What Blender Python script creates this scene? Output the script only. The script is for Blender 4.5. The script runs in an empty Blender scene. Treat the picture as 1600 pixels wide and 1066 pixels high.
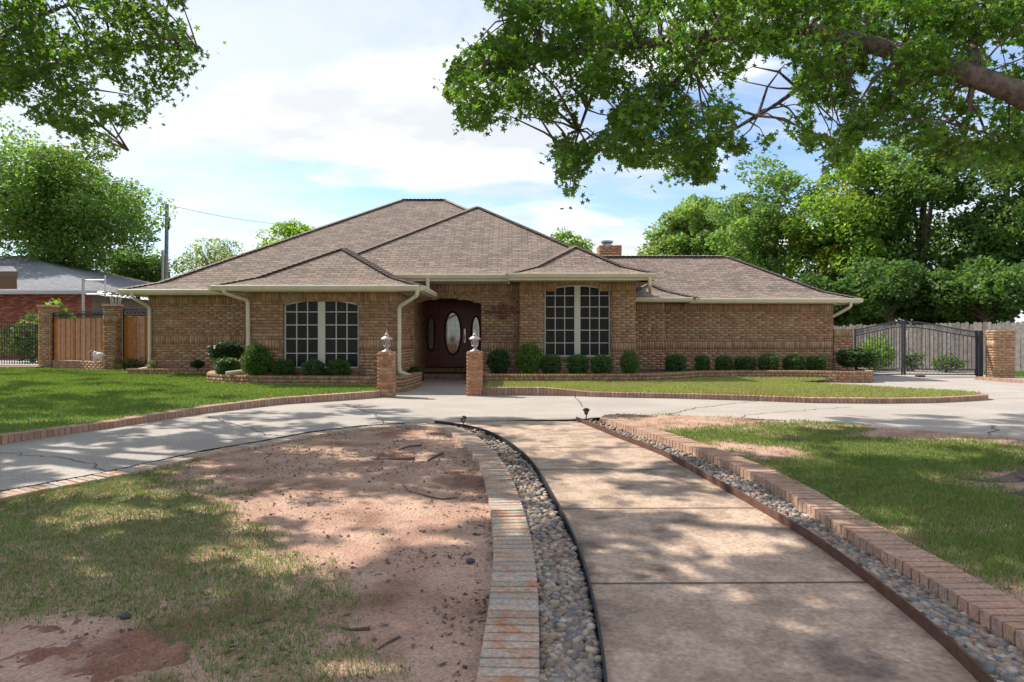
import bpy, math, random
import numpy as np
from mathutils import Vector

random.seed(5)
rng = np.random.default_rng(11)
scene = bpy.context.scene
col = scene.collection

# ------------------------------------------------------------------ camera
F = 1050.0; HZ = 526.0; CH = 1.265          # focal length in px (1600 wide), horizon row, camera height
cam_d = bpy.data.cameras.new('camera'); cam = bpy.data.objects.new('camera', cam_d); col.objects.link(cam)
cam.location = (0, 0, CH); cam.rotation_euler = (math.radians(90), 0, 0)
cam_d.sensor_width = 36; cam_d.lens = 36 * F / 1600; cam_d.shift_y = -(533 - HZ) / 1600
cam_d.clip_start = 0.05; cam_d.clip_end = 3000
scene.camera = cam
# ------------------------------------------------------------------ sky, sun, exposure
SUN = Vector((-0.8, 0.45, 1.0)).normalized()       # towards the sun
world = bpy.data.worlds.new('World'); scene.world = world; world.use_nodes = True
nt = world.node_tree; nt.nodes.clear()
def wn(t, **k):
    n = nt.nodes.new(t)
    for a, b in k.items(): setattr(n, a, b)
    return n
sky = wn('ShaderNodeTexSky', sky_type='NISHITA', sun_disc=False)
sky.sun_elevation = math.asin(SUN.z); sky.sun_rotation = math.atan2(SUN.x, SUN.y)
sky.air_density = 1.0; sky.dust_density = 0.6; sky.ozone_density = 1.5
tc = wn('ShaderNodeTexCoord'); sep = wn('ShaderNodeSeparateXYZ'); nt.links.new(tc.outputs['Generated'], sep.inputs[0])
def wmath(op, a, b=None, clamp=False):
    n = wn('ShaderNodeMath', operation=op, use_clamp=clamp)
    for i, v in enumerate((a, b)):
        if v is None: continue
        if isinstance(v, (int, float)): n.inputs[i].default_value = v
        else: nt.links.new(v, n.inputs[i])
    return n.outputs[0]
zc = wmath('ADD', wmath('MAXIMUM', sep.outputs[2], 0.0), 0.16)
px_ = wmath('DIVIDE', sep.outputs[0], zc); py_ = wmath('DIVIDE', sep.outputs[1], zc)
comb = wn('ShaderNodeCombineXYZ'); nt.links.new(px_, comb.inputs[0]); nt.links.new(py_, comb.inputs[1])
def wnoise(scale, detail, off, rough=0.55, dist=0.0):
    mp = wn('ShaderNodeMapping'); mp.inputs['Location'].default_value = off; mp.inputs['Scale'].default_value = (1.0, 1.35, 1)
    nt.links.new(comb.outputs[0], mp.inputs[0])
    n = wn('ShaderNodeTexNoise'); n.inputs['Scale'].default_value = scale; n.inputs['Detail'].default_value = detail
    n.inputs['Roughness'].default_value = rough; n.inputs['Distortion'].default_value = dist
    nt.links.new(mp.outputs[0], n.inputs['Vector']); return n.outputs[0]
def wramp(v, a, b):
    n = wn('ShaderNodeMapRange', interpolation_type='SMOOTHSTEP'); nt.links.new(v, n.inputs[0])
    n.inputs[1].default_value = a; n.inputs[2].default_value = b; return n.outputs[0]
veil = wramp(wnoise(0.75, 8, (3.1, 1.7, 0), 0.55, 0.6), 0.36, 0.64)       # thin high cloud
cum = wramp(wnoise(0.9, 9, (8.3, 4.4, 0), 0.55, 0.2), 0.44, 0.62)          # thicker cloud
shade = wramp(wnoise(1.6, 6, (1.3, 9.4, 0), 0.5), 0.36, 0.60)
cloud_c = wn('ShaderNodeMix', data_type='RGBA'); nt.links.new(shade, cloud_c.inputs[0])
cloud_c.inputs[6].default_value = (3.5, 3.45, 3.4, 1); cloud_c.inputs[7].default_value = (1.95, 1.98, 2.02, 1)
sk = wn('ShaderNodeMix', data_type='RGBA', blend_type='MULTIPLY'); sk.inputs[0].default_value = 1; nt.links.new(sky.outputs[0], sk.inputs[6]); sk.inputs[7].default_value = (.38, .42, .48, 1)
m1 = wn('ShaderNodeMix', data_type='RGBA'); nt.links.new(wmath('MULTIPLY', veil, 0.78), m1.inputs[0])
nt.links.new(sk.outputs[2], m1.inputs[6]); m1.inputs[7].default_value = (2.15, 2.2, 2.27, 1)
m2 = wn('ShaderNodeMix', data_type='RGBA'); nt.links.new(wmath('MULTIPLY', cum, 0.92), m2.inputs[0])
nt.links.new(m1.outputs[2], m2.inputs[6]); nt.links.new(cloud_c.outputs[2], m2.inputs[7])
bg = wn('ShaderNodeBackground'); bg.inputs[1].default_value = 0.15
nt.links.new(m2.outputs[2], bg.inputs[0])
out = wn('ShaderNodeOutputWorld'); nt.links.new(bg.outputs[0], out.inputs[0])
sd = bpy.data.lights.new('sun', 'SUN'); so = bpy.data.objects.new('sun', sd); col.objects.link(so)
sd.energy = 2.3; sd.angle = math.radians(0.55); sd.color = (1.0, 0.94, 0.85)
so.rotation_euler = (-SUN).to_track_quat('-Z', 'Y').to_euler(); so.location = (-20, 10, 30)
scene.view_settings.view_transform = 'Standard'; scene.view_settings.look = 'None'
scene.view_settings.gamma = 1.0; scene.view_settings.exposure = 1.65
try: scene.view_settings.use_curve_mapping = False
except Exception: pass

# ------------------------------------------------------------------ geometry helpers
def g(D):                                     # ground falls gently from the driveway towards the camera
    return -0.022 * (9 - np.clip(D, -3, 9))
def pg(x, y, c=0.0):                          # pixel -> point on the ground (+c above it)
    D = F * (CH + 0.198 - c) / (y - HZ + 0.022 * F)
    if D > 9: D = F * (CH - c) / (y - HZ)
    return (float((x - 800) * D / F), float(D), float(g(D) + c))
def pz(x, y, z):
    D = F * (CH - z) / (y - HZ); return ((x - 800) * D / F, D, z)
def pd(x, y, D):
    return ((x - 800) * D / F, D, CH + (HZ - y) * D / F)
def proj(P):
    P = np.asarray(P); D = np.maximum(P[..., 1], 0.05)
    return 800 + P[..., 0] * F / D, HZ - (P[..., 2] - CH) * F / D
def inpoly(x, y, poly):
    x = np.asarray(x, float); y = np.asarray(y, float); r = np.zeros(x.shape, bool); n = len(poly)
    for i in range(n):
        x1, y1 = poly[i][:2]; x2, y2 = poly[(i + 1) % n][:2]
        if y1 == y2: continue
        r ^= ((y1 > y) != (y2 > y)) & (x < (x2 - x1) * (y - y1) / (y2 - y1) + x1)
    return r
def vnoise(x, y, s=1.0, seed=0):              # smooth value noise 0..1
    x = np.asarray(x) * s + seed * 17.3; y = np.asarray(y) * s + seed * 5.1
    xi = np.floor(x); yi = np.floor(y); fx = x - xi; fy = y - yi
    fx = fx * fx * (3 - 2 * fx); fy = fy * fy * (3 - 2 * fy)
    h = lambda a, b: np.modf(np.abs(np.sin(a * 127.1 + b * 311.7) * 43758.5453))[0]
    return (h(xi, yi) * (1 - fx) + h(xi + 1, yi) * fx) * (1 - fy) + (h(xi, yi + 1) * (1 - fx) + h(xi + 1, yi + 1) * fx) * fy
def fbm(x, y, s, seed=0): return (vnoise(x, y, s, seed) + .5 * vnoise(x, y, s * 2.1, seed + 1) + .25 * vnoise(x, y, s * 4.3, seed + 2)) / 1.75

def link(name, me, mat, parent=None, smooth=False):
    o = bpy.data.objects.new(name, me); col.objects.link(o)
    if mat is not None and len(me.materials) == 0: me.materials.append(mat)
    if smooth:
        me.polygons.foreach_set('use_smooth', [True] * len(me.polygons))
    if parent is not None: o.parent = parent
    return o
def mesh_np(name, V, Fc, cols=None):
    V = np.asarray(V, np.float32); Fc = np.asarray(Fc, np.int32); n, k = Fc.shape
    me = bpy.data.meshes.new(name)
    me.vertices.add(len(V)); me.vertices.foreach_set('co', V.ravel())
    me.loops.add(n * k); me.loops.foreach_set('vertex_index', Fc.ravel())
    me.polygons.add(n); me.polygons.foreach_set('loop_start', np.arange(0, n * k, k, dtype=np.int32))
    me.update(calc_edges=True)
    if cols is not None:
        a = me.attributes.new('Col', 'FLOAT_COLOR', 'FACE')
        c = np.ones((n, 4), np.float32); c[:, :3] = cols; a.data.foreach_set('color', c.ravel())
    return me
class MB:
    def __init__(s): s.v = []; s.f = []; s.c = []; s.cur = (1, 1, 1)
    def add(s, vs, fs):
        b = len(s.v); s.v += [tuple(p) for p in vs]; s.f += [[i + b for i in f] for f in fs]; s.c += [s.cur] * len(fs)
    def box(s, x0, x1, y0, y1, z0, z1):
        s.add([(x0,y0,z0),(x1,y0,z0),(x1,y1,z0),(x0,y1,z0),(x0,y0,z1),(x1,y0,z1),(x1,y1,z1),(x0,y1,z1)],
              [(0,3,2,1),(4,5,6,7),(0,1,5,4),(1,2,6,5),(2,3,7,6),(3,0,4,7)])
    def obox(s, o, u, v, w):                  # box from corner o and three edge vectors
        o, u, v, w = map(Vector, (o, u, v, w))
        p = [o, o+u, o+u+v, o+v, o+w, o+u+w, o+u+v+w, o+v+w]
        s.add(p, [(0,3,2,1),(4,5,6,7),(0,1,5,4),(1,2,6,5),(2,3,7,6),(3,0,4,7)])
    def tube(s, pts, r, n=8, caps=True):
        pts = [Vector(p) for p in pts]; rs = r if isinstance(r, (list, tuple)) else [r] * len(pts)
        vs = []; t0 = None
        for i, p in enumerate(pts):
            t = (pts[min(i+1, len(pts)-1)] - pts[max(i-1, 0)]).normalized()
            a = t.orthogonal().normalized() if t0 is None else (a - t * a.dot(t)).normalized()
            t0 = t; b = t.cross(a)
            for k in range(n):
                q = 2 * math.pi * k / n; vs.append(p + (a * math.cos(q) + b * math.sin(q)) * rs[i])
        fs = []
        for i in range(len(pts) - 1):
            for k in range(n): fs.append((i*n+k, i*n+(k+1)%n, (i+1)*n+(k+1)%n, (i+1)*n+k))
        if caps: fs.append(tuple(range(n-1, -1, -1))); fs.append(tuple(range((len(pts)-1)*n, len(pts)*n)))
        s.add(vs, fs)
    def lathe(s, prof, c=(0,0,0), n=16):
        vs = []; fs = []
        for r, z in prof:
            for k in range(n):
                q = 2 * math.pi * k / n; vs.append((c[0] + r * math.cos(q), c[1] + r * math.sin(q), c[2] + z))
        for i in range(len(prof) - 1):
            for k in range(n): fs.append((i*n+k, i*n+(k+1)%n, (i+1)*n+(k+1)%n, (i+1)*n+k))
        s.add(vs, fs)
    def poly(s, pts): s.add(pts, [tuple(range(len(pts)))])
    def prism(s, pts, off):                   # polygon extruded by vector off
        n = len(pts); a = [Vector(p) for p in pts]; b = [p + Vector(off) for p in a]
        s.add(a + b, [tuple(range(n)), tuple(range(2*n-1, n-1, -1))] + [(i, i+n, (i+1) % n + n, (i+1) % n) for i in range(n)])
    def mesh(s, name, attr=False):
        me = bpy.data.meshes.new(name); me.from_pydata(s.v, [], s.f); me.update()
        if attr:
            a = me.attributes.new('Col', 'FLOAT_COLOR', 'FACE')
            a.data.foreach_set('color', np.array([(c[0], c[1], c[2], 1) for c in s.c], np.float32).ravel())
        return me
    def build(s, name, mat, parent=None, smooth=False, attr=False):
        return link(name, s.mesh(name, attr), mat, parent, smooth)
def tag(o, label, cat, group=None):
    o['label'] = label; o['category'] = cat
    if group: o['group'] = group
    return o
def thing(name, label, cat, loc=(0,0,0), group=None):
    o = bpy.data.objects.new(name, None); col.objects.link(o); o.location = loc; o.empty_display_size = .2
    return tag(o, label, cat, group)
def put(o, root):                             # parent a world-space mesh to an Empty that is not at the origin
    o.parent = root; o.location = -root.location; return o
def structure(o): o['kind'] = 'structure'; return o
def stuff(o, label=None):
    o['kind'] = 'stuff'
    if label: o['label'] = label
    return o

# ------------------------------------------------------------------ materials
def mat(name, c1, c2=None, scale=4.0, rough=0.8, bump=0.0, bscale=60.0, attr=False, orand=0.0, spec=0.3, metal=0.0, detail=6, c3=None, scale3=1.0, transl=0.0, ramp=(0.35, 0.65), grain=0):
    m = bpy.data.materials.new(name); m.use_nodes = True; t = m.node_tree; p = t.nodes['Principled BSDF']
    L = t.links.new
    p.inputs['Roughness'].default_value = rough; p.inputs['Specular IOR Level'].default_value = spec; p.inputs['Metallic'].default_value = metal
    tcn = t.nodes.new('ShaderNodeNewGeometry')
    def noise(sc, det=detail):
        n = t.nodes.new('ShaderNodeTexNoise'); n.inputs['Scale'].default_value = sc; n.inputs['Detail'].default_value = det
        L(tcn.outputs['Position'], n.inputs['Vector']); return n.outputs[0]
    def mix(f, a, b, bt='MIX'):
        n = t.nodes.new('ShaderNodeMix'); n.data_type = 'RGBA'; n.blend_type = bt
        for i, v in ((0, f), (6, a), (7, b)):
            if isinstance(v, (int, float)): n.inputs[i].default_value = v
            elif isinstance(v, tuple): n.inputs[i].default_value = (*v[:3], 1)
            else: L(v, n.inputs[i])
        return n.outputs[2]
    def ramped(v, a, b):
        n = t.nodes.new('ShaderNodeMapRange'); n.interpolation_type = 'SMOOTHSTEP'; L(v, n.inputs[0]); n.inputs[1].default_value = a; n.inputs[2].default_value = b; return n.outputs[0]
    c = tuple(c1)
    if c2 is not None: c = mix(ramped(noise(scale), *ramp), tuple(c1), tuple(c2))
    if c3 is not None: c = mix(ramped(noise(scale3), .5, .68), c, tuple(c3))
    if grain:
        gr = t.nodes.new('ShaderNodeMapRange'); L(noise(grain, 3), gr.inputs[0]); gr.inputs[1].default_value = .3; gr.inputs[2].default_value = .7; gr.inputs[3].default_value = .72; gr.inputs[4].default_value = 1.22
        cg = t.nodes.new('ShaderNodeCombineColor'); [L(gr.outputs[0], cg.inputs[i]) for i in range(3)]; c = mix(1.0, c, cg.outputs[0], 'MULTIPLY')
    if attr:
        a = t.nodes.new('ShaderNodeAttribute'); a.attribute_name = 'Col'; c = mix(1.0, c, a.outputs['Color'], 'MULTIPLY')
    if orand:
        oi = t.nodes.new('ShaderNodeObjectInfo'); h = t.nodes.new('ShaderNodeHueSaturation')
        mr = t.nodes.new('ShaderNodeMapRange'); L(oi.outputs['Random'], mr.inputs[0]); mr.inputs[3].default_value = 1 - orand; mr.inputs[4].default_value = 1 + orand
        L(mr.outputs[0], h.inputs['Value'])
        w = t.nodes.new('ShaderNodeTexWhiteNoise'); w.noise_dimensions = '1D'; L(oi.outputs['Random'], w.inputs['W'])
        ms = t.nodes.new('ShaderNodeMapRange'); L(w.outputs['Value'], ms.inputs[0]); ms.inputs[3].default_value = 1 - orand; ms.inputs[4].default_value = 1 + orand * .6
        L(ms.outputs[0], h.inputs['Saturation'])
        if isinstance(c, tuple): h.inputs['Color'].default_value = (*c[:3], 1)
        else: L(c, h.inputs['Color'])
        c = h.outputs[0]
    if isinstance(c, tuple): p.inputs['Base Color'].default_value = (*c[:3], 1)
    else: L(c, p.inputs['Base Color'])
    if bump:
        b = t.nodes.new('ShaderNodeBump'); b.inputs['Strength'].default_value = bump; b.inputs['Distance'].default_value = 0.02
        L(noise(bscale), b.inputs['Height']); L(b.outputs[0], p.inputs['Normal'])
    if transl:
        tr = t.nodes.new('ShaderNodeBsdfTranslucent'); ms = t.nodes.new('ShaderNodeMixShader'); ms.inputs[0].default_value = transl
        if isinstance(c, tuple): tr.inputs[0].default_value = (*c[:3], 1)
        else: L(mix(1.0, c, (1.25, 1.2, .55), 'MULTIPLY'), tr.inputs[0])
        L(p.outputs[0], ms.inputs[1]); L(tr.outputs[0], ms.inputs[2]); L(ms.outputs[0], t.nodes['Material Output'].inputs[0])
    return m
M = {}
M['brick'] = mat('house_brick', (1,1,1), (.78,.74,.72), 9, .9, .35, 120, attr=True)
M['mortar'] = mat('mortar', (.15,.115,.09), (.20,.16,.13), 3, .95)
M['shingle'] = None
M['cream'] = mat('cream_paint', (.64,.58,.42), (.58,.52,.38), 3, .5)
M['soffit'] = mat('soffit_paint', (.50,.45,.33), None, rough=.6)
M['frame'] = mat('window_frame', (.56,.53,.44), None, rough=.5)
M['pane'] = mat('dark_pane', (.012,.011,.012), (.02,.018,.02), 6, .35, spec=.2)
M['door'] = mat('mahogany', (.15,.032,.026), (.19,.045,.034), 14, .35, spec=.4)
M['glass'] = mat('bevelled_glass', (.20,.21,.20), (.30,.30,.28), 7, .05, spec=1.0, metal=.6)
M['brass'] = mat('brushed_metal', (.55,.47,.35), None, rough=.3, metal=1)
M['concrete'] = mat('driveway_concrete', (.39,.345,.30), (.345,.305,.265), 1.1, .9, .12, 150, c3=(.33,.29,.255), scale3=.45, grain=45)
M['walk'] = mat('stamped_concrete', (.46,.335,.245), (.34,.24,.17), 4.5, .72, .8, 9, c3=(.16,.115,.09), scale3=2.6, detail=14, ramp=(.42,.58), grain=38)
M['crack'] = mat('crack', (.10,.08,.07), None, rough=1)
M['dirt'] = mat('red_sand', (.48,.31,.225), (.39,.235,.165), 2.6, .95, .9, 45, c3=(.22,.115,.075), scale3=1.1, detail=12, ramp=(.40,.62), grain=55)
M['soil'] = mat('garden_soil', (.08,.05,.035), (.14,.085,.06), 9, .95, .6, 40)
M['lawnsoil'] = mat('lawn_soil', (.10,.15,.04), (.11,.13,.045), 3, .95)
M['lawnsoil2'] = mat('dry_lawn_soil', (.20,.21,.08), (.25,.22,.11), 2, .95)
M['ground'] = mat('far_ground', (.10,.12,.05), (.17,.13,.08), .3, .95)
M['grass'] = mat('grass_blade', (1,1,1), None, rough=.6, attr=True, transl=.3)
M['leaf'] = mat('leaf', (1,1,1), None, rough=.5, attr=True, transl=.55, spec=.4)
M['hedge'] = mat('hedge_leaf', (1,1,1), None, rough=.45, attr=True, transl=.22, spec=.35, orand=.12)
M['bark'] = mat('bark', (.10,.07,.055), (.17,.125,.10), 8, .95, .9, 22)
M['greybark'] = mat('grey_bark', (.09,.07,.06), (.17,.135,.115), 14, .95, 1.0, 30)
M['borderL'] = mat('weathered_brick', (.45,.32,.235), (.39,.335,.265), 11, .9, .4, 90, c3=(.42,.22,.13), scale3=7, orand=.16, grain=50)
M['borderR'] = mat('tan_brick', (.47,.285,.195), (.40,.25,.18), 8, .9, .4, 90, orand=.12, grain=50)
M['curb'] = mat('curb_brick', (.42,.25,.175), (.33,.20,.145), 8, .9, .4, 90, orand=.15)
M['pebble'] = mat('pebble', (1,1,1), (.8,.8,.8), 30, .6, attr=True)
M['pebble1'] = mat('pebble_single', (.33,.265,.21), (.22,.205,.195), 22, .6, orand=.5)
M['rust'] = mat('rusted_steel', (.085,.040,.028), (.12,.06,.04), 15, .8)
M['black'] = mat('black_steel', (.025,.026,.030), None, rough=.5, metal=.3)
M['iron'] = mat('blue_black_iron', (.05,.055,.07), None, rough=.5, metal=.3)
M['silver'] = mat('pewter', (.52,.47,.42), (.36,.30,.26), 18, .45, metal=.55)
M['cedar'] = mat('cedar', (.46,.20,.08), (.36,.15,.06), 9, .75, .3, 30, orand=.22)
M['oldwood'] = mat('weathered_wood', (.27,.235,.205), (.19,.165,.145), 9, .9, .3, 30, orand=.22)
M['white'] = mat('white_paint', (.62,.57,.53), None, rough=.6)
M['pole'] = mat('pole_wood', (.30,.27,.25), (.22,.20,.18), 4, .9)
M['wire'] = mat('wire', (.05,.05,.055), None, rough=.6)
M['redorn'] = mat('rust_red_iron', (.24,.07,.05), (.15,.07,.06), 9, .7)
M['nbrick'] = mat('red_house_brick', (1,1,1), None, rough=.9, attr=True)
M['brownpaint'] = mat('brown_fascia', (.16,.10,.075), None, rough=.6)
M['galv'] = mat('galvanised_steel', (.40,.40,.40), None, rough=.4, metal=.6)

def shingle_mat(name, a, b, c):
    m = bpy.data.materials.new(name); m.use_nodes = True; t = m.node_tree; p = t.nodes['Principled BSDF']; L = t.links.new
    p.inputs['Roughness'].default_value = .95; p.inputs['Specular IOR Level'].default_value = .15
    uv = t.nodes.new('ShaderNodeUVMap')
    bt = t.nodes.new('ShaderNodeTexBrick'); L(uv.outputs[0], bt.inputs['Vector'])
    bt.inputs['Scale'].default_value = 1; bt.inputs['Brick Width'].default_value = .30; bt.inputs['Row Height'].default_value = .135
    bt.inputs['Mortar Size'].default_value = .010; bt.inputs['Mortar Smooth'].default_value = .3; bt.inputs['Bias'].default_value = -.1
    bt.offset_frequency = 2; bt.offset = .37
    bt.inputs['Color1'].default_value = (*a, 1); bt.inputs['Color2'].default_value = (*b, 1); bt.inputs['Mortar'].default_value = (*c, 1)
    n = t.nodes.new('ShaderNodeTexNoise'); n.inputs['Scale'].default_value = 5; n.inputs['Detail'].default_value = 8
    mp = t.nodes.new('ShaderNodeMapping'); mp.inputs['Scale'].default_value = (1, 4, 1); L(uv.outputs[0], mp.inputs[0]); L(mp.outputs[0], n.inputs['Vector'])
    mr = t.nodes.new('ShaderNodeMapRange'); L(n.outputs[0], mr.inputs[0]); mr.inputs[1].default_value = .3; mr.inputs[2].default_value = .7; mr.inputs[3].default_value = .68; mr.inputs[4].default_value = 1.25
    mx = t.nodes.new('ShaderNodeMix'); mx.data_type = 'RGBA'; mx.blend_type = 'MULTIPLY'; mx.inputs[0].default_value = 1; L(bt.outputs[0], mx.inputs[6]); L(mr.outputs[0], mx.inputs[7])
    L(mx.outputs[2], p.inputs['Base Color'])
    bm = t.nodes.new('ShaderNodeBump'); bm.inputs['Strength'].default_value = .7; bm.inputs['Distance'].default_value = .02; bm.invert = True
    L(bt.outputs['Fac'], bm.inputs['Height']); L(bm.outputs[0], p.inputs['Normal'])
    return m
M['shingle'] = shingle_mat('brown_shingle', (.285,.215,.172), (.165,.135,.115), (.09,.068,.06))
M['gshingle'] = shingle_mat('grey_shingle', (.25,.255,.26), (.19,.195,.205), (.10,.10,.11))
M['cap'] = mat('ridge_cap', (.16,.12,.10), (.21,.155,.13), 6, .95)

# ------------------------------------------------------------------ terrain
def grid_sheet(name, poly, step, zf, m, jitter=None):
    xs = [p[0] for p in poly]; ys = [p[1] for p in poly]
    X, Y = np.meshgrid(np.arange(min(xs), max(xs) + step, step), np.arange(min(ys), max(ys) + step, step))
    ins = inpoly(X, Y, poly); ny, nx = X.shape
    Z = zf(X, Y); V = np.stack([X, Y, Z], -1).reshape(-1, 3)
    idx = np.arange(nx * ny).reshape(ny, nx)
    q = np.stack([idx[:-1, :-1], idx[:-1, 1:], idx[1:, 1:], idx[1:, :-1]], -1)
    keep = ins[:-1, :-1] & ins[:-1, 1:] & ins[1:, 1:] & ins[1:, :-1]
    return link(name, mesh_np(name, V, q[keep]), m, None, True)
ys = [-400, -60, -3, 9, 60, 900]
V = []; Fq = []
for i, y in enumerate(ys):
    for x in (-700, -60, 60, 700): V.append((x, y, float(g(y)) - .12))
for i in range(len(ys) - 1):
    for k in range(3): a = i * 4 + k; Fq.append((a, a + 1, a + 5, a + 4))
structure(link('ground', mesh_np('ground', V, Fq), M['ground']))

# driveway: the near edge follows the island borders, everything farther stands on it
drv_px = [(-3200, 900), (-900, 900), (-420, 860), (-150, 803), (0, 767), (160, 738), (320, 703), (400, 690), (480, 675), (560, 665), (640, 660), (679, 660.5), (800, 657), (905, 655), (957, 651),
          (1031, 649.6), (1162, 656), (1294, 664), (1425, 675), (1600, 690), (1800, 707), (2100, 735), (2600, 790), (4200, 860)]
drv = [pg(x, y) for x, y in drv_px]
mb = MB(); mid = [(p[0], p[1], p[2]) for p in drv]
far = [(-26 + 56 * i / (len(drv) - 1), 26.0, 0.0) for i in range(len(drv))]
for i in range(len(mid) - 1):
    a, b = mid[i], mid[i + 1]; la = (a[0], max(a[1], 9.0), 0.0); lb = (b[0], max(b[1], 9.0), 0.0)
    if a[1] < 9 or b[1] < 9: mb.poly([a, b, lb, la])
    mb.poly([la, lb, far[i + 1], far[i]])
structure(mb.build('driveway', M['concrete']))
def strip(pts, w, z=0.005):
    m_ = MB()
    for a, b in zip(pts[:-1], pts[1:]):
        a = Vector(a); b = Vector(b); n = Vector((-(b - a).y, (b - a).x, 0)).normalized() * w * .5
        m_.poly([a - n + Vector((0,0,z)), b - n + Vector((0,0,z)), b + n + Vector((0,0,z)), a + n + Vector((0,0,z))])
    return m_
def crack(pxs, w, name='crack', jit=.05):
    pts = [Vector(pg(x, y)) for x, y in pxs]; res = []
    for a, b in zip(pts[:-1], pts[1:]):
        n = max(2, int((b - a).length / .12))
        for k in range(n):
            q = a.lerp(b, k / n); res.append(q + Vector((random.uniform(-jit, jit), random.uniform(-jit, jit), 0)))
    res.append(pts[-1]); o = strip(res, w).build(name, M['crack']); structure(o)
crack([(316, 650), (340, 656), (362, 662), (385, 668), (402, 675), (414, 681)], .014)
crack([(538, 631), (560, 639), (585, 647), (597, 657), (600, 662)], .016)
crack([(0, 706), (40, 711), (100, 716), (135, 723), (165, 737)], .012)
crack([(896, 619), (906, 628), (910, 636)], .018, jit=.02)
crack([(1040, 650), (1085, 638), (1190, 626)], .02)
crack([(1160, 655), (1170, 648), (1260, 641), (1330, 636)], .016)
crack([(1545, 664), (1560, 672), (1548, 680)], .02, jit=.06)
crack([(1541, 624), (1600, 623)], .02, jit=.005)
crack([(679, 660.5), (740, 657.5), (800, 656), (905, 654)], .02, 'joint', jit=.004)

# walkway
wl_px = [(679, 661), (726, 667), (763, 676.6), (794.7, 693.7), (823.6, 717), (842, 741), (855, 767), (873.6, 799), (892, 836), (906, 868), (917, 908), (929, 956.7), (938, 1014.6), (945, 1066), (950, 1180), (950, 1400)]
wr_px = [(900, 657), (957, 681), (1005, 699), (1040, 713), (1092, 742.5), (1162, 782), (1206, 808), (1259, 839), (1337, 895.6), (1381, 930.6), (1447, 983), (1534, 1066), (1640, 1180), (1850, 1400)]
def resample(pts, step):
    pts = [Vector(p) for p in pts]; seg = [(b - a).length for a, b in zip(pts[:-1], pts[1:])]; tot = sum(seg)
    n = max(2, int(round(tot / step))); res = []
    for i in range(n + 1):
        d = tot * i / n; k = 0
        while k < len(seg) - 1 and d > seg[k]: d -= seg[k]; k += 1
        res.append(pts[k].lerp(pts[k + 1], min(1, d / max(seg[k], 1e-9))))
    return res
def smooth_path(pts, step, it=6):
    r = resample(pts, step)
    for _ in range(it):
        r = [r[0]] + [(r[i-1] + r[i] * 2 + r[i+1]) / 4 for i in range(1, len(r) - 1)] + [r[-1]]
    return resample(r, step)
WL = smooth_path([pg(x, y) for x, y in wl_px], .1); WR = smooth_path([pg(x, y) for x, y in wr_px], .1)
def at_depth(path, D):
    for a, b in zip(path[:-1], path[1:]):
        if (a.y - D) * (b.y - D) <= 0 and a.y != b.y: return a.lerp(b, (D - a.y) / (b.y - a.y))
    return path[0] if abs(path[0].y - D) < abs(path[-1].y - D) else path[-1]
mb = MB(); Ds = np.arange(1.1, 10.2, .15); prev = None
for D in Ds:
    a = at_depth(WL, D); b = at_depth(WR, D); z = float(g(D)) - .006
    cur = [Vector((a.x + (b.x - a.x) * k / 4, D, z)) for k in range(5)]
    if prev:
        for k in range(4): mb.poly([prev[k], prev[k+1], cur[k+1], cur[k]])
    prev = cur
structure(mb.build('walkway', M['walk']))
for y in (699, 733, 794, 911):
    D = pg(800, y)[1]; a = at_depth(WL, D); b = at_depth(WR, D)
    structure(strip([Vector((a.x, D, float(g(D)) - .004)), Vector((b.x, D + .02, float(g(D + .02)) - .004))], .013, .003).build('joint', M['crack']))

# front islands (bare red sand with patchy grass), left and right of the walkway
bl_in = [(600, 664), (640, 663), (690, 667), (711.7, 676.5), (726, 696), (747, 717), (758, 738), (763, 767), (770, 804), (772.5, 857), (772.5, 889), (767.7, 937), (761.9, 976), (752, 1024), (747, 1062), (735, 1180), (700, 1400)]
bl_out = [(640, 659.5), (700, 663), (737, 676), (763, 695), (781.6, 717), (794.7, 741), (808, 770), (818, 801.6), (829, 835.8), (834, 866), (837.6, 908), (840, 956.6), (840.7, 1014.6), (839.6, 1066), (836, 1180), (826, 1400)]
CL, CR = .045, .10
BLi = smooth_path([pg(x, y, CL) for x, y in bl_in], .0762, 10); BLo = smooth_path([pg(x, y, CL) for x, y in bl_out], .0762, 10)
drvL = smooth_path([pg(x, y, .02) for x, y in [(-420, 862), (-150, 805), (0, 769), (160, 740), (320, 705), (400, 692), (480, 677), (560, 667), (625, 662.5)]], .0762, 10)
br_in = [(955, 658), (974, 664), (1040, 686), (1119, 714), (1180, 740), (1250, 777.5), (1337, 834), (1425, 887), (1512, 944), (1600, 1003), (1760, 1110), (2100, 1330)]
br_out = [(963, 652), (1009, 666), (1088, 690), (1162, 718), (1224, 744), (1294, 783), (1381, 831), (1469, 877), (1556, 921), (1600, 943), (1780, 1035), (2150, 1220)]
BRi = smooth_path([pg(x, y, CR - .02) for x, y in br_in], .0762, 10); BRo = smooth_path([pg(x, y, CR) for x, y in br_out], .0762, 10)
drvR = smooth_path([pg(x, y, .03) for x, y in [(968, 652), (1031, 650.5), (1162, 657), (1294, 665), (1425, 676), (1600, 691), (1800, 708), (2100, 736)]], .0762, 10)
yardL = [(p.x, p.y) for p in drvL] + [(p.x + .1, p.y) for p in BLi[3:]] + [(-1.2, -1.5), (-14, -1.5), (-14, 5)]
yardR = [(p.x, p.y) for p in drvR] + [(16, 5), (16, -1), (BRo[-1].x, -1)] + [(p.x - .08, p.y) for p in reversed(BRo)]
def zyl(X, D): return g(D) - .035 + .03 * fbm(X, D, 1.6, 3) + .022 * fbm(X, D, 9, 5)
def zyr(X, D): return g(D) + .045 + .03 * fbm(X, D, 1.4, 8) + .02 * fbm(X, D, 8, 9)
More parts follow.
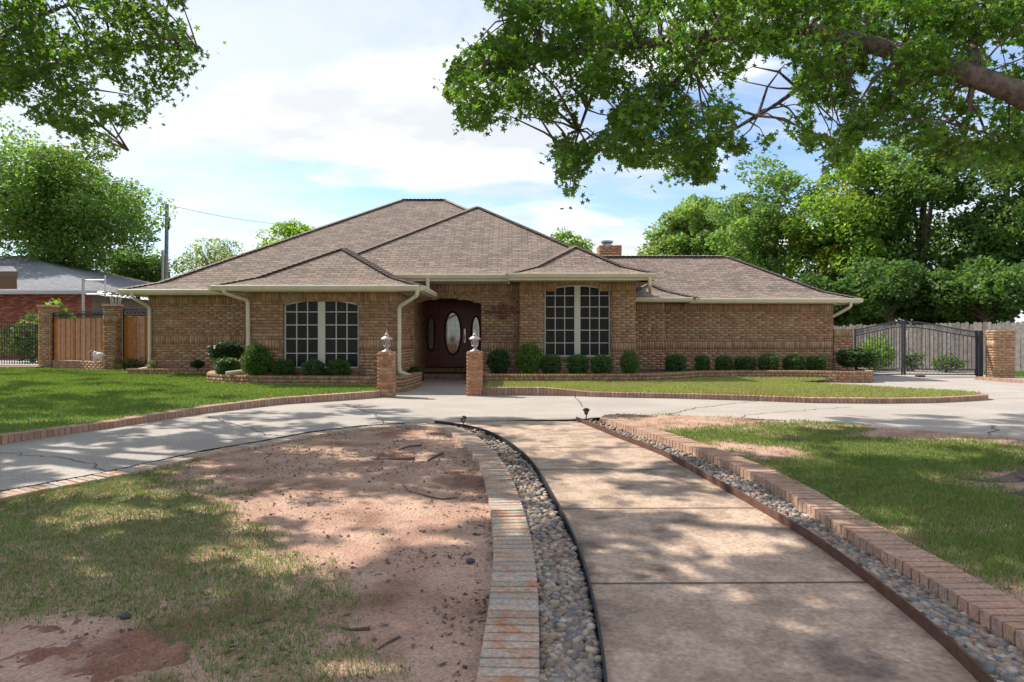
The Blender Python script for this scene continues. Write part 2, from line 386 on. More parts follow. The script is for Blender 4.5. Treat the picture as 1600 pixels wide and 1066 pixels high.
structure(grid_sheet('left_yard', yardL, .055, zyl, M['dirt']))
structure(grid_sheet('right_yard', yardR, .06, zyr, M['dirt']))

# gravel beds
def between(A, B, m_, zoff, n=60):
    prev = None
    for i in range(n + 1):
        a = A[int(round(i * (len(A) - 1) / n))]; b = B[int(round(i * (len(B) - 1) / n))]
        if prev: m_.poly([prev[0], prev[1], b + Vector((0, 0, zoff)), a + Vector((0, 0, zoff))])
        prev = (a + Vector((0, 0, zoff)), b + Vector((0, 0, zoff)))
def bed_between(A, B, zf, name):
    mbx = MB(); prev = None
    for D in np.arange(1.2, 10.2, .12):
        a = at_depth(A, D); b = at_depth(B, D); cur = [Vector((a.x, D, zf(D))), Vector((b.x, D, zf(D)))]
        if prev: mbx.poly([prev[0], prev[1], cur[1], cur[0]])
        prev = cur
    return structure(mbx.build(name, M['soil']))
bedL = bed_between(BLo, WL, lambda D: float(g(D)) - .03, 'left_gravel_bed')
bedR = bed_between(WR, BRi, lambda D: float(g(D)) - .01, 'right_gravel_bed')

def ico():
    import bmesh
    bm = bmesh.new(); bmesh.ops.create_icosphere(bm, subdivisions=1, radius=1)
    V = np.array([v.co[:] for v in bm.verts]); Fc = np.array([[v.index for v in f.verts] for f in bm.faces]); bm.free(); return V, Fc
IV, IF = ico()
PEB = np.array([(.38,.29,.215), (.31,.26,.215), (.22,.20,.185), (.42,.32,.225), (.34,.225,.16), (.17,.165,.165), (.42,.37,.30), (.25,.18,.14), (.23,.19,.145), (.30,.22,.17)])
def pebbles(A, B, bed, zf, n, seed, lo=.03, hi=.95):
    r = np.random.default_rng(seed); D = 10.0 / (1 + r.random(n * 3) * 4.2) ; D = D[(D > 2.3)][:n]
    pts = []
    for d in D:
        a = at_depth(A, d); b = at_depth(B, d); t = r.uniform(lo, hi); pts.append((a.x + (b.x - a.x) * t, d, 0))
    P = np.array(pts); s = r.uniform(.010, .028, len(P)) * (1 + .0 * P[:, 1]); P[:, 2] = zf(P[:, 1]) + s * r.uniform(.1, .9, len(P))
    order = np.argsort(P[:, 1]); P = P[order]; s = s[order]
    variants = []
    for k in range(6):
        V = IV * np.array([1.25, .95, .68]) * (1 + r.uniform(-.16, .16, (len(IV), 1))); me = mesh_np('pebble', V, IF); me.materials.append(M['pebble1'])
        me.polygons.foreach_set('use_smooth', [True] * len(me.polygons)); variants.append(me)
    for i in range(150):
        o = bpy.data.objects.new('pebble', variants[i % 6]); col.objects.link(o); o.location = P[i]; o.scale = [s[i]] * 3
        o.rotation_euler = (r.uniform(-.4, .4), r.uniform(-.4, .4), r.uniform(0, 6.3)); o.parent = bed
    P = P[150:]; s = s[150:]; N = len(P); k = len(IV)
    ang = r.uniform(0, 6.28, N); ca, sa = np.cos(ang)[:, None], np.sin(ang)[:, None]
    base = IV[None] * np.array([1.25, .95, .68]) * (1 + r.uniform(-.16, .16, (N, k, 1)))
    x = base[..., 0] * ca - base[..., 1] * sa; y = base[..., 0] * sa + base[..., 1] * ca; tl = r.uniform(-.4, .4, (N, 1)); z = base[..., 2] + x * tl
    V = np.stack([x, y, z], -1) * s[:, None, None] + P[:, None]
    Fc = (IF[None] + (np.arange(N) * k)[:, None, None]).reshape(-1, 3)
    c = PEB[r.integers(0, len(PEB), N)] * r.uniform(.75, 1.3, (N, 1)); c = np.repeat(c, len(IF), 0)
    o = link('pebbles', mesh_np('pebbles', V.reshape(-1, 3), Fc, c), M['pebble'], bed, True); stuff(o)
pebbles(BLo, WL, bedL, lambda D: g(D) - .022, 5200, 1, .03, .94)
pebbles(WR, BRi, bedR, lambda D: g(D) + .002, 6000, 2, .11, .97)

# steel edging between gravel and walkway
def ribbon(path, h, t, z0, name, m, label):
    mbx = MB(); n = len(path)
    for i in range(n - 1):
        a, b = path[i], path[i+1]; d = (b - a).normalized(); nn = Vector((-d.y, d.x, 0)) * t
        za = float(g(a.y)) + z0; zb = float(g(b.y)) + z0
        A = Vector((a.x, a.y, za)); B = Vector((b.x, b.y, zb)); up = Vector((0, 0, h))
        mbx.add([A, B, B + nn, A + nn, A + up, B + up, B + nn + up, A + nn + up], [(4,5,6,7), (0,1,5,4), (2,3,7,6)])
    return tag(mbx.build(name, m), label, 'edging')
ribbon(WL, .045, .012, -.01, 'steel_edging', M['black'], 'thin black steel edging on the left side of the walkway')
ribbon(WR, .065, .012, -.01, 'steel_edging', M['rust'], 'rust brown steel edging on the right side of the walkway')

# ------------------------------------------------------------------ brick borders and kerbs: every brick is a part
def brick_mesh(name, l, w, h, m, seed):
    r = random.Random(seed); b = .004; mbx = MB(); j = lambda: r.uniform(-.0025, .0025)
    vs = []
    for z, e in ((0, 0), (h - b, 0), (h, b)):
        for sx, sy in ((-1,-1), (1,-1), (1,1), (-1,1)): vs.append((sx * (l/2 - e) + j(), sy * (w/2 - e) + j(), z))
    fs = [(8,9,10,11)]
    for k in (0, 4):
        for i in range(4): fs.append((k+i, k+(i+1)%4, k+4+(i+1)%4, k+4+i))
    mbx.add(vs, fs); me = mbx.mesh(name); me.materials.append(m); return me
def brick_row(root, A, W, h, m, ztop, mortar=True, zbase=None, pitch=.0762, side=0):
    """bricks laid crosswise along centre path A; W width across (number or list)"""
    vars_ = [brick_mesh('brick', pitch - .013, 1.0, h, m, 100 + k) for k in range(6)]
    mbx = MB(); n = len(A); prev = None; cnt = 0
    for i in range(n):
        d = (A[min(i+1, n-1)] - A[max(i-1, 0)]); ang = math.atan2(d.y, d.x); w = W[i] if isinstance(W, list) else W
        zt = ztop(A[i].x, A[i].y, i)
        nn = Vector((-math.sin(ang), math.cos(ang), 0)) * (w / 2 - .004)
        c = Vector((A[i].x, A[i].y, 0)); cur = (c - nn, c + nn, zt)
        if prev:
            z0 = prev[2] - .013; z1 = zt - .013; zb = -h - .02
            a, b, cc, dd = prev[0], prev[1], cur[1], cur[0]
            up = lambda v, z: Vector((v.x, v.y, z))
            mbx.add([up(a, z0), up(b, z0), up(cc, z1), up(dd, z1), up(a, z0 + zb), up(b, z0 + zb), up(cc, z1 + zb), up(dd, z1 + zb)], [(0,1,2,3), (0,3,7,4), (1,5,6,2)])
        prev = cur
        if cnt < 300 and A[i].y > 1.6 and abs(A[i].x) < .85 * A[i].y + 1.5:
            o = bpy.data.objects.new('brick', vars_[random.randrange(6)]); col.objects.link(o); o.parent = root
            o.location = (A[i].x, A[i].y, zt - h + random.uniform(-.003, .003)); o.rotation_euler = (0, 0, ang + random.uniform(-.02, .02)); o.scale = (1, w, 1); cnt += 1
    mbx.build('mortar_bed', M['mortar'], root)
def centre(A, B, step=.0762):
    n = int(max(sum((b - a).length for a, b in zip(A[:-1], A[1:])), sum((b - a).length for a, b in zip(B[:-1], B[1:]))) / step)
    ra = resample(A, .0762 * .98); res = []; W = []
    sa = [A[int(round(i * (len(A) - 1) / n))] for i in range(n + 1)]; sb = [B[int(round(i * (len(B) - 1) / n))] for i in range(n + 1)]
    for a, b in zip(sa, sb): res.append((a + b) / 2); W.append((b - a).length)
    return res, W
def off_path(path, d):
    n = len(path); r = []
    for i in range(n):
        t = path[min(i+1, n-1)] - path[max(i-1, 0)]; q = Vector((-t.y, t.x, 0)).normalized() * d; r.append(path[i] + q)
    return r
# left island
rootL = thing('brick_border', 'weathered brick border round the bare sandy yard left of the walkway', 'border')
brick_row(rootL, off_path(drvL, -.10), .235, .075, M['borderL'], lambda x, y, i: float(g(y)) + .022)
# pair the two traced edges by depth so that the bricks stay square to the kerb
def paired(A, B):
    cen = []; 
    ra = resample(A, .04)
    for p in ra:
        q = min(B, key=lambda b: (b - p).length); cen.append((p + q) / 2)
    cen = smooth_path(cen, .0762, 12); return cen
cenL = paired(BLo, BLi); cenR = paired(BRi, BRo)
brick_row(rootL, cenL, .25, .075, M['borderL'], lambda x, y, i: float(g(y)) + CL)
rootR = thing('brick_border', 'tan brick border round the grassy yard right of the walkway', 'border')
brick_row(rootR, cenR, .25, .10, M['borderR'], lambda x, y, i: float(g(y)) + CR)
tip = smooth_path([cenR[0], cenR[0] + Vector((-.12, .22, 0)), drvR[0] + Vector((-.1, -.02, 0)), drvR[3] + Vector((0, -.1, 0))], .0762, 3)
brick_row(rootR, tip, .235, .09, M['borderR'], lambda x, y, i: float(g(y)) + .075)
brick_row(rootR, off_path(drvR[3:], -.10), .235, .08, M['borderR'], lambda x, y, i: float(g(y)) + .04)
# left lawn kerb
kl = smooth_path([pg(x, y) for x, y in [(-330, 757), (-150, 722), (0, 694.8), (160, 671), (320, 646), (440, 632), (520, 627), (592, 621.5)]], .0762, 8)
rootK = thing('brick_kerb', 'long curving brick kerb between the left lawn and the driveway', 'kerb')
kh = lambda x, y, i: .085 + .05 * min(1, max(0, (y - 9) / 4.5))
brick_row(rootK, off_path(kl, .12), .24, .15, M['curb'], kh)
# right lawn kerb with its rounded tip
kr_px = [(757, 618), (871, 618.5), (950, 621), (1055, 623), (1160, 626), (1262, 630), (1375, 631), (1459, 630), (1516, 627)]
kr = [Vector(pg(x, y)) for x, y in kr_px]; tipc = kr[-1]
kr += [tipc + Vector((.62, .28, 0)), tipc + Vector((.75, .68, 0)), tipc + Vector((.55, 1.05, 0)), tipc + Vector((-.1, 1.75, 0)), tipc + Vector((-.9, 2.9, 0)), tipc + Vector((-2.0, 4.1, 0))]
kr = smooth_path(kr, .0762, 10)
rootK2 = thing('brick_kerb', 'brick kerb with a rounded end round the sunny right lawn', 'kerb')
brick_row(rootK2, off_path(kr, .12), .24, .18, M['curb'], lambda x, y, i: .10 + .07 * min(1, max(0, (1.6 - x) / .9)) if y < 15 else .10)
kf = smooth_path([pz(x, y, .03) for x, y in [(1530, 592), (1600, 597), (1720, 606)]], .0762, 2)
rootK3 = thing('brick_kerb', 'short brick kerb beside the pier at the far right', 'kerb')
brick_row(rootK3, kf, .24, .12, M['curb'], lambda x, y, i: .09)

# lawns
def zll(X, D): return np.clip(.075 + .011 * (D - 8.5), .06, .19)
lawnL = [(p.x, p.y) for p in off_path(kl, .14)] + [(-2.9, 14.4), (-3.06, 15.3), (-5.53, 15.9), (-6.9, 16.3), (-7.6, 17), (-8.3, 18.3), (-8.6, 19), (-10.6, 19.1), (-11.4, 21), (-13.0, 21.4), (-16, 22.6), (-24, 22.6), (-24, 9)]
structure(grid_sheet('left_lawn', lawnL, .12, zll, M['lawnsoil']))
lawnR = [(p.x, p.y) for p in off_path(kr, .13)] + [(9.9, 19.3), (9.8, 18.75), (8.8, 18.85), (6.5, 19.1), (4.9, 18.3), (3.3, 17.3), (1.17, 17.2), (-.6, 17.05)]
structure(grid_sheet('right_lawn', lawnR, .1, lambda X, D: .085 + 0 * X, M['lawnsoil2']))

# ------------------------------------------------------------------ grass (uncountable)
def blades(name, P, h, w, cols, label, lean=.5, seed=0):
    r = np.random.default_rng(seed); N = len(P); a = r.uniform(0, 6.28, N); ux = np.stack([np.cos(a), np.sin(a), np.zeros(N)], -1)
    la = r.uniform(0, 6.28, N); ln = r.uniform(.1, 1, N) * lean; tipo = np.stack([np.cos(la) * ln * h, np.sin(la) * ln * h, h], -1)
    P = P - np.array([0, 0, .008]); b0 = P - ux * w[:, None] * .5; b1 = P + ux * w[:, None] * .5
    m0 = P + tipo * np.array([.35, .35, .6]) - ux * w[:, None] * .38; m1 = P + tipo * np.array([.35, .35, .6]) + ux * w[:, None] * .38; tp = P + tipo
    V = np.stack([b0, b1, m1, m0, tp], 1).reshape(-1, 3); i = np.arange(N)[:, None] * 5
    tri = np.concatenate([i + np.array([[0, 1, 2]]), i + np.array([[0, 2, 3]]), i + np.array([[3, 2, 4]])], 1).reshape(-1, 3)
    o = link(name, mesh_np(name, V, tri, np.repeat(cols, 3, 0)), M['grass']); stuff(o, label); return o
def sample_poly(poly, n, r, near=False):
    xs = [p[0] for p in poly]; ys = [p[1] for p in poly]; X = r.uniform(min(xs), max(xs), n); Y = r.uniform(min(ys), max(ys), n)
    k = inpoly(X, Y, poly); return X[k], Y[k]
def gcol(base, n, r, var=.25): return np.array(base) * r.uniform(1 - var, 1 + var, (n, 1)) * (1 + r.uniform(-.1, .1, (n, 3)))
r = np.random.default_rng(3)
X, Y = sample_poly(lawnL, 420000, r); x, y = proj(np.stack([X, Y, zll(X, Y)], -1)); k = (x > -60) & (x < 700); X, Y = X[k], Y[k]
k = r.random(len(X)) < np.clip(13 / Y, .35, 1.0); X, Y = X[k], Y[k]
P = np.stack([X, Y, zll(X, Y)], -1)
blades('left_lawn_grass', P, r.uniform(.025, .06, len(P)), .0045 + .0007 * Y, gcol((.17, .265, .045), len(P), r, .3) * (.75 + .5 * fbm(X, Y, .9, 4))[:, None], 'mown green grass of the left lawn', .7, 1)
X, Y = sample_poly(lawnR, 150000, r); P = np.stack([X, Y, np.full(len(X), .085)], -1)
dry = fbm(X, Y, .8, 6)[:, None]; c = gcol((.29, .36, .10), len(P), r, .25) * (1 - dry) * 1.1 + gcol((.38, .34, .15), len(P), r, .2) * dry * .9
blades('right_lawn_grass', P, r.uniform(.04, .10, len(P)), np.full(len(P), .012), c, 'light green sunlit grass of the right lawn', .6, 2)
# patchy yards: grass where the anchors say grass grows
def patch(X, Y, grass, bare):
    d = np.zeros(len(X))
    for (x, y, rx, ry, w) in grass + [(a, b, c_, d_, -e) for a, b, c_, d_, e in bare]:
        px, py = proj(np.stack([X, Y, g(Y)], -1)); d += w * np.exp(-((px - x) / rx) ** 2 - ((py - y) / ry) ** 2)
    return d
gl = [(150, 930, 260, 45, .8), (420, 1040, 240, 60, .8), (120, 800, 260, 75, 1.1), (300, 850, 190, 60, .8), (60, 900, 220, 60, .9), (420, 950, 120, 60, .7), (520, 1030, 140, 45, .9), (330, 1000, 140, 40, .5), (40, 760, 200, 40, .5), (540, 720, 60, 25, .35), (560, 920, 60, 45, .35)]
bl_ = [(600, 810, 170, 60, 1.2), (660, 930, 120, 60, .8), (110, 1015, 130, 40, 1.3), (640, 700, 120, 30, .7)]
X, Y = sample_poly(yardL, 2600000, r); px, py = proj(np.stack([X, Y, g(Y)], -1)); k = (px > -80) & (px < 800) & (py < 1110); X, Y = X[k], Y[k]
d = patch(X, Y, gl, bl_); n1 = fbm(X, Y, 2.2, 2); n2 = fbm(X, Y, 7, 12)
k = (r.random(len(X)) < np.clip((d - .25) * 1.3 + (n1 - .5) * 1.6 + (n2 - .5) * 1.2, .004, .9) * np.clip(5.5 / Y, .3, 1) * .62); X, Y = X[k], Y[k]
P = np.stack([X, Y, zyl(X, Y)], -1)
c = gcol((.145, .24, .06), len(P), r, .35); dryk = r.random(len(P)) < .12; c[dryk] = gcol((.30, .24, .13), dryk.sum(), r)
blades('left_yard_grass', P, r.uniform(.012, .048, len(P)), np.full(len(P), .0026) + .0003 * Y, c, 'sparse patchy grass on the sandy yard left of the walkway', 1.1, 3)
gr_ = [(1200, 690, 260, 22, .9), (1400, 725, 250, 30, 1.0), (1420, 800, 220, 50, 1.1), (1560, 880, 150, 60, 1.0), (1330, 770, 120, 30, .6)]
br_ = [(1190, 715, 80, 14, .8), (1480, 690, 200, 9, .8), (1550, 765, 90, 18, .7), (1080, 668, 90, 5, .5)]
X, Y = sample_poly(yardR, 1900000, r); px, py = proj(np.stack([X, Y, g(Y)], -1)); k = (px > 930) & (px < 1680) & (py < 1110); X, Y = X[k], Y[k]
d = patch(X, Y, gr_, br_); n1 = fbm(X, Y, 1.8, 22); n2 = fbm(X, Y, 6, 32)
k = (r.random(len(X)) < np.clip((d - .15) * 1.3 + (n1 - .5) * 1.2 + (n2 - .5) * .8, .01, .95) * np.clip(6 / Y, .4, 1) * .9); X, Y = X[k], Y[k]
P = np.stack([X, Y, zyr(X, Y)], -1); c = gcol((.15, .25, .05), len(P), r, .35); dryk = r.random(len(P)) < .12; c[dryk] = gcol((.30, .25, .13), dryk.sum(), r)
blades('right_yard_grass', P, r.uniform(.018, .055, len(P)), np.full(len(P), .003) + .0004 * Y, c, 'patchy green grass on the yard right of the walkway', 1.0, 4)
# loose clods, seed balls and twigs on the sand
def clods(poly, zf, n, seed, name, label, lo=740, hi=790):
    q = np.random.default_rng(seed); X, Y = sample_poly(poly, n, q); px, py = proj(np.stack([X, Y, g(Y)], -1)); k = (px > -20) & (px < 1620) & (py < 1090); X, Y = X[k], Y[k]
    k = q.random(len(X)) < .15 + .85 * ((fbm(X, Y, 2.5, seed) > .55)); X, Y = X[k], Y[k]; N = len(X); s = q.uniform(.002, .006, N) * q.choice([1, 1, 1, 1, 1, 1, 2.2], N)
    base = IV[None] * (1 + q.uniform(-.35, .35, (N, len(IV), 1))); V = base * s[:, None, None] + np.stack([X, Y, zf(X, Y) + s * .3], -1)[:, None]
    Fc = (IF[None] + (np.arange(N) * len(IV))[:, None, None]).reshape(-1, 3); c = np.repeat(np.array((.13, .085, .06)) * q.uniform(.5, 2.2, (N, 1)), len(IF), 0)
    stuff(link(name, mesh_np(name, V.reshape(-1, 3), Fc, c), M['pebble']), label)
clods(yardL, zyl, 60000, 5, 'soil_crumbs', 'small dark crumbs and seed balls scattered on the red sand')
def litter(poly, zf, n, seed, name, label, dens):
    q = np.random.default_rng(seed); X, Y = sample_poly(poly, n, q); px, py = proj(np.stack([X, Y, g(Y)], -1)); k = (px > -20) & (px < 1620) & (py < 1090) & (q.random(len(X)) < dens(X, Y, px, py)); X, Y = X[k], Y[k]; N = len(X)
    a = q.uniform(0, 6.28, N); l = q.uniform(.006, .03, N); w = l * q.uniform(.12, .5, N); u = np.stack([np.cos(a), np.sin(a), q.uniform(-.3, .3, N)], -1) * l[:, None]; v = np.stack([-np.sin(a), np.cos(a), q.uniform(-.2, .2, N)], -1) * w[:, None]; P = np.stack([X, Y, zf(X, Y) + .005], -1)
    V = np.stack([P - u, P + v, P + u, P - v], 1).reshape(-1, 3); c = np.where(q.random((N, 1)) < .7, np.array([[.10, .065, .045]]), np.array([[.30, .22, .14]])) * q.uniform(.5, 1.5, (N, 1))
    stuff(link(name, mesh_np(name, V, np.arange(N)[:, None] * 4 + np.array([[0, 1, 2, 3]]), c), M['pebble']), label)
_bi = np.array([(p.x, p.y) for p in BLi[::4]])
def near_border(X, Y): return np.min(np.hypot(X[:, None] - _bi[None, :, 0], Y[:, None] - _bi[None, :, 1]), 1)
litter(yardL, zyl, 150000, 15, 'leaf_litter', 'dry leaf litter and straw on the sandy yard', lambda X, Y, px, py: .04 + .6 * np.exp(-(near_border(X, Y) / .22) ** 2) * (fbm(X, Y, 5, 3) > .42) + .16 * (fbm(X, Y, 1.7, 40) > .62))
litter(yardR, zyr, 60000, 16, 'leaf_litter', 'dry leaf litter in the right yard grass', lambda X, Y, px, py: .25 + 0 * X)
red_poly = [pg(x, y)[:2] for x, y in [(-60, 975), (60, 958), (150, 950), (235, 962), (290, 990), (300, 1030), (270, 1075), (240, 1120), (-60, 1120)]]
def zred(X, D):
    d = np.ones_like(X); q = np.array(red_poly); cx, cy = q.mean(0); rr = np.hypot((X - cx) / (np.ptp(q[:, 0]) / 2), (D - cy) / (np.ptp(q[:, 1]) / 2))
    return zyl(X, D) + .055 * np.clip(1.0 - rr, -.6, .5) - .030 + .10 * (fbm(X, D, 9, 60) - .5) + .035 * (fbm(X, D, 32, 61) - .5)
structure(grid_sheet('turned_red_soil', red_poly, .018, zred, mat('turned_soil', (.33,.175,.115), (.24,.115,.075), 6, .95, .9, 60, grain=70)))
def stick(pxs, rad, label, zf=zyl):
    pts = [];
    for x, y in pxs:
        a = pg(x, y); pts.append((a[0], a[1], float(zf(np.array([a[0]]), np.array([a[1]]))[0]) + rad * .7))
    mbx = MB(); mbx.tube(pts, [rad * (1 - .6 * i / (len(pts) - 1)) for i in range(len(pts))], 6); return mbx
for i, (pxs, rad, lab) in enumerate([
    ([(648, 717), (618, 715.5), (582, 717)], .022, 'grey exposed root lying on bare sand near the top of the left yard'),
    ([(692, 709), (680, 713), (668, 720)], .018, 'short dark bark piece on sand beside the curved brick border'),
    ([(659, 696), (640, 697), (622, 702)], .016, 'thin dark bark strip farthest back on the sand'),
    ([(715, 776), (690, 779), (665, 774), (640, 768), (626, 752)], .009, 'forked dry twig on sand beside the brick border'),
    ([(578, 980), (550, 981), (535, 979)], .010, 'dark stick lying in the lower middle of the sandy yard'),
    ([(625, 992), (605, 1000), (590, 1010)], .008, 'thin slanting stick nearest the camera on the sand')]):
    tag(stick(pxs, rad, lab).build('fallen_stick', M['bark'], None, True), lab, 'stick', 'sticks on the sandy yard')
for i, (px, py) in enumerate([(735, 879), (196, 966)]):
    a = pg(px, py); V = IV * np.array([.034, .026, .02]) * (1 + rng.uniform(-.1, .1, (len(IV), 1))) + np.array([a[0], a[1], a[2] + .01])
    tag(link('stone', mesh_np('stone', V, IF), mat('dark_stone', (.06, .06, .065), None, rough=.5), None, True), ('dark smooth stone on sand beside the left brick border', 'small grey stone on the red soil at lower left')[i], 'stone')

# ------------------------------------------------------------------ brickwork generator
PAL = np.array([(.48,.30,.17), (.50,.315,.18), (.45,.255,.145), (.48,.325,.19), (.38,.255,.16), (.50,.34,.20), (.43,.275,.165), (.46,.235,.13)])
PALR = np.array([(.26,.075,.045), (.22,.06,.04), (.30,.10,.06), (.20,.07,.05), (.33,.14,.09)])
class Brickwork:
    def __init__(s, pal=PAL, seed=0): s.V = []; s.F = []; s.C = []; s.mv = []; s.mf = []; s.pal = pal; s.r = np.random.default_rng(seed)
    def brick(s, o, u, n, a, b, z0, z1):
        if b - a < .012 or z1 - z0 < .012: return
        r = s.r; d = r.uniform(-.002, .002); base = len(s.V)
        for dep in (d, -.014):
            for (q, z) in ((a, z0), (b, z0), (b, z1), (a, z1)):
                s.V.append((o[0] + u[0] * q + n[0] * dep, o[1] + u[1] * q + n[1] * dep, z))
        fs = [(0,1,2,3), (0,4,5,1), (1,5,6,2), (2,6,7,3), (3,7,4,0)]
        c = s.pal[r.integers(0, len(s.pal))] * r.uniform(.84, 1.12)
        for f in fs: s.F.append([base + i for i in f]); s.C.append(c)
    def mort(s, o, u, n, a, b, z0, z1):
        base = len(s.mv)
        for (q, z) in ((a, z0), (b, z0), (b, z1), (a, z1)): s.mv.append((o[0] + u[0] * q - n[0] * .009, o[1] + u[1] * q - n[1] * .009, z))
        s.mf.append([base, base + 1, base + 2, base + 3])
    def wall(s, p0, p1, z0, rows, opening=None):
        """p0->p1 left to right seen from outside; rows from the top: list of (kind, top z)"""
        o = p0; L = math.hypot(p1[0] - p0[0], p1[1] - p0[1]); u = ((p1[0] - p0[0]) / L, (p1[1] - p0[1]) / L); n = (u[1], -u[0])
        k = 0
        for kind, zt, zb in rows:
            zb = max(zb, z0)
            if zt <= zb: continue
            pitch = {'s': .254, 'v': .0762, 'h': .0762}[kind]; ln = pitch - .0095
            off = (k % 2) * .127 if kind == 's' else 0; k += 1
            x = -off - s.r.uniform(0, .02)
            blk = opening((zt + zb) / 2) if opening else None
            ivs = [(0, L)] if not blk else [(0, blk[0]), (blk[1], L)]
            for a, b in ivs:
                if b - a > .01: s.mort(o, u, n, a, b, zb, zt)
            while x < L:
                for a, b in ivs: 
                    aa = max(x, a); bb = min(x + ln, b)
                    if bb > aa: s.brick(o, u, n, aa, bb, zb + .0048, zt - .0048)
                x += pitch
    def done(s, name, root, m=None, kind=True):
        me = mesh_np(name, np.array(s.V), np.array(s.F), np.array(s.C)); o = link(name, me, m or M['brick'], root)
        if kind: o['kind'] = 'stuff'
        mo = link('mortar', mesh_np('mortar', np.array(s.mv), np.array(s.mf)), M['mortar'], o); return o
def rows_from(top, n, base, frieze=True, band=True):
    R = []; z = top
    if frieze: R.append(('v', z, z - .254)); z -= .254
    for i in range(n): R.append(('s', z, z - .0762)); z -= .0762
    if band:
        R.append(('h', z, z - .0762)); z -= .0762; R.append(('v', z, z - .254)); z -= .254; R.append(('h', z, z - .0762)); z -= .0762
    while z > base + .01: R.append(('s', z, z - .0762)); z -= .0762
    return R
# ------------------------------------------------------------------ the house
house = thing('brick_house', 'long single storey tan brick house with brown hipped shingle roof', 'house', (0, 20, 0))
def hp(o): return put(o, house)
def arch_open(c, hw, z0, zs, za):             # opening as a function of height: centre, half width, sill, spring and apex heights
    R = (hw * hw + (za - zs) ** 2) / (2 * (za - zs))
    def f(z):
        if z < z0 or z > za: return None
        if z <= zs: return (c - hw, c + hw)
        d = R * R - (z - (za - R)) ** 2
        return (c - math.sqrt(max(d, 0)), c + math.sqrt(max(d, 0)))
    def top(x): return za - R + math.sqrt(max(R * R - (x - c) ** 2, 0))
    return f, top
DLF, DW1, DRB, DEN = 19.55, 16.2, 18.9, 19.2     # depths: far left wall, left front block, right bay, entry wall
# far left wall
bw = Brickwork(seed=1); bw.wall((-10.58, DLF), (-6.4, DLF), 0, rows_from(2.47, 11, 0)); bw.wall((-10.58, 24), (-10.58, DLF), 0, rows_from(2.47, 11, 0)); hp(bw.done('far_left_wall', None))
# left front block with a window set in a shallow recess
oa, topA = arch_open(-4.60 + 6.39, .905, .50, 2.05, 2.17)
bw = Brickwork(seed=2); rr = rows_from(2.36, 11, 0)
bw.wall((-6.39, DW1), (-2.76, DW1), 0, rr, oa)
bw.wall((-2.76, DW1), (-2.76, DEN), 0, rr); bw.wall((-6.39, DLF), (-6.39, DW1), 0, rr)
for x0, x1 in ((-6.39, -5.62), (-3.55, -2.98)):      # corner piers stand a little proud
    bw.wall((x0, DW1 - .035), (x1, DW1 - .035), 0, rr); bw.wall((x1, DW1 - .035), (x1, DW1 + .02), 0, rr); bw.wall((x0, DW1 + .02), (x0, DW1 - .035), 0, rr)
bw.wall((-2.72, 18.3), (-2.72, 18.75), 0, rr); bw.wall((-2.80, 18.3), (-2.72, 18.3), 0, rr)
hp(bw.done('left_block_wall', None))
# entry wall with arched opening, alcove
oe, topE = arch_open(-1.84 + 2.8, .96, -1, 2.20, 2.36)
bw = Brickwork(seed=3); re_ = rows_from(2.79, 18, 0)
bw.wall((-2.8, DEN), (.22, DEN), 0, re_, oe)
bw.wall((-2.80, DEN), (-2.80, 21.9), 0, re_); bw.wall((-.88, 21.9), (-.88, DEN), 0, re_)
hp(bw.done('entry_wall', None))
# right bay
ob, topB = arch_open(1.84 - .21, .925, .70, 2.58, 2.72)
bw = Brickwork(seed=4); bw.wall((.21, DRB), (3.47, DRB), 0, re_, ob); bw.wall((.21, DEN), (.21, DRB), 0, re_); bw.wall((3.47, DRB), (3.47, 20.4), 0, re_)
for x0, x1 in ((.21, .86), (2.82, 3.47)):
    bw.wall((x0, DRB - .035), (x1, DRB - .035), 0, re_); bw.wall((x1, DRB - .035), (x1, DRB + .02), 0, re_); bw.wall((x0, DRB + .02), (x0, DRB - .035), 0, re_)
hp(bw.done('right_bay_wall', None))
# right wing
bw = Brickwork(seed=6); rw = rows_from(2.29, 11, 0)
bw.wall((3.47, 20.3), (4.62, 20.3), 0, rw); bw.wall((4.62, 20.3), (4.62, 20.62), 0, rw); bw.wall((4.62, 20.6), (9.85, 20.6), 0, rw); bw.wall((9.85, 20.6), (9.85, 26), 0, rw)
hp(bw.done('right_wing_wall', None))
# garden wall stub at the right corner
lw = thing('garden_wall', 'low tan brick wall joining the right house corner to the iron gate', 'wall')
bw = Brickwork(seed=7); rl = rows_from(1.49, 3, 0); bw.wall((9.86, 20.58), (10.45, 20.58), 0, rl); bw.wall((10.45, 20.58), (10.45, 20.95), 0, rl)
o = bw.done('brickwork', lw); mb = MB(); mb.box(9.87, 10.44, 20.60, 20.94, 0, 1.485); mb.build('core', M['mortar'], lw)
# opaque cores added inside so that no light leaks through
mb = MB(); mb.box(-10.5, -6.2, DLF + .05, 30, 0, 2.45); mb.box(-6.3, -2.95, DW1 + .22, 24, 0, 2.34); mb.box(-.80, 3.38, DEN + .12, 26, 0, 2.75); mb.box(3.3, 9.75, 20.68, 26, 0, 2.27); mb.box(-3.5, -.7, 22.1, 26, 0, 2.6)
mb.box(-2.79, -.89, 19.22, 21.95, 2.40, 2.44); mb.box(-2.95, -2.815, DEN + .02, 22, 0, 2.6)
hp(mb.build('light_block_core', M['mortar']))
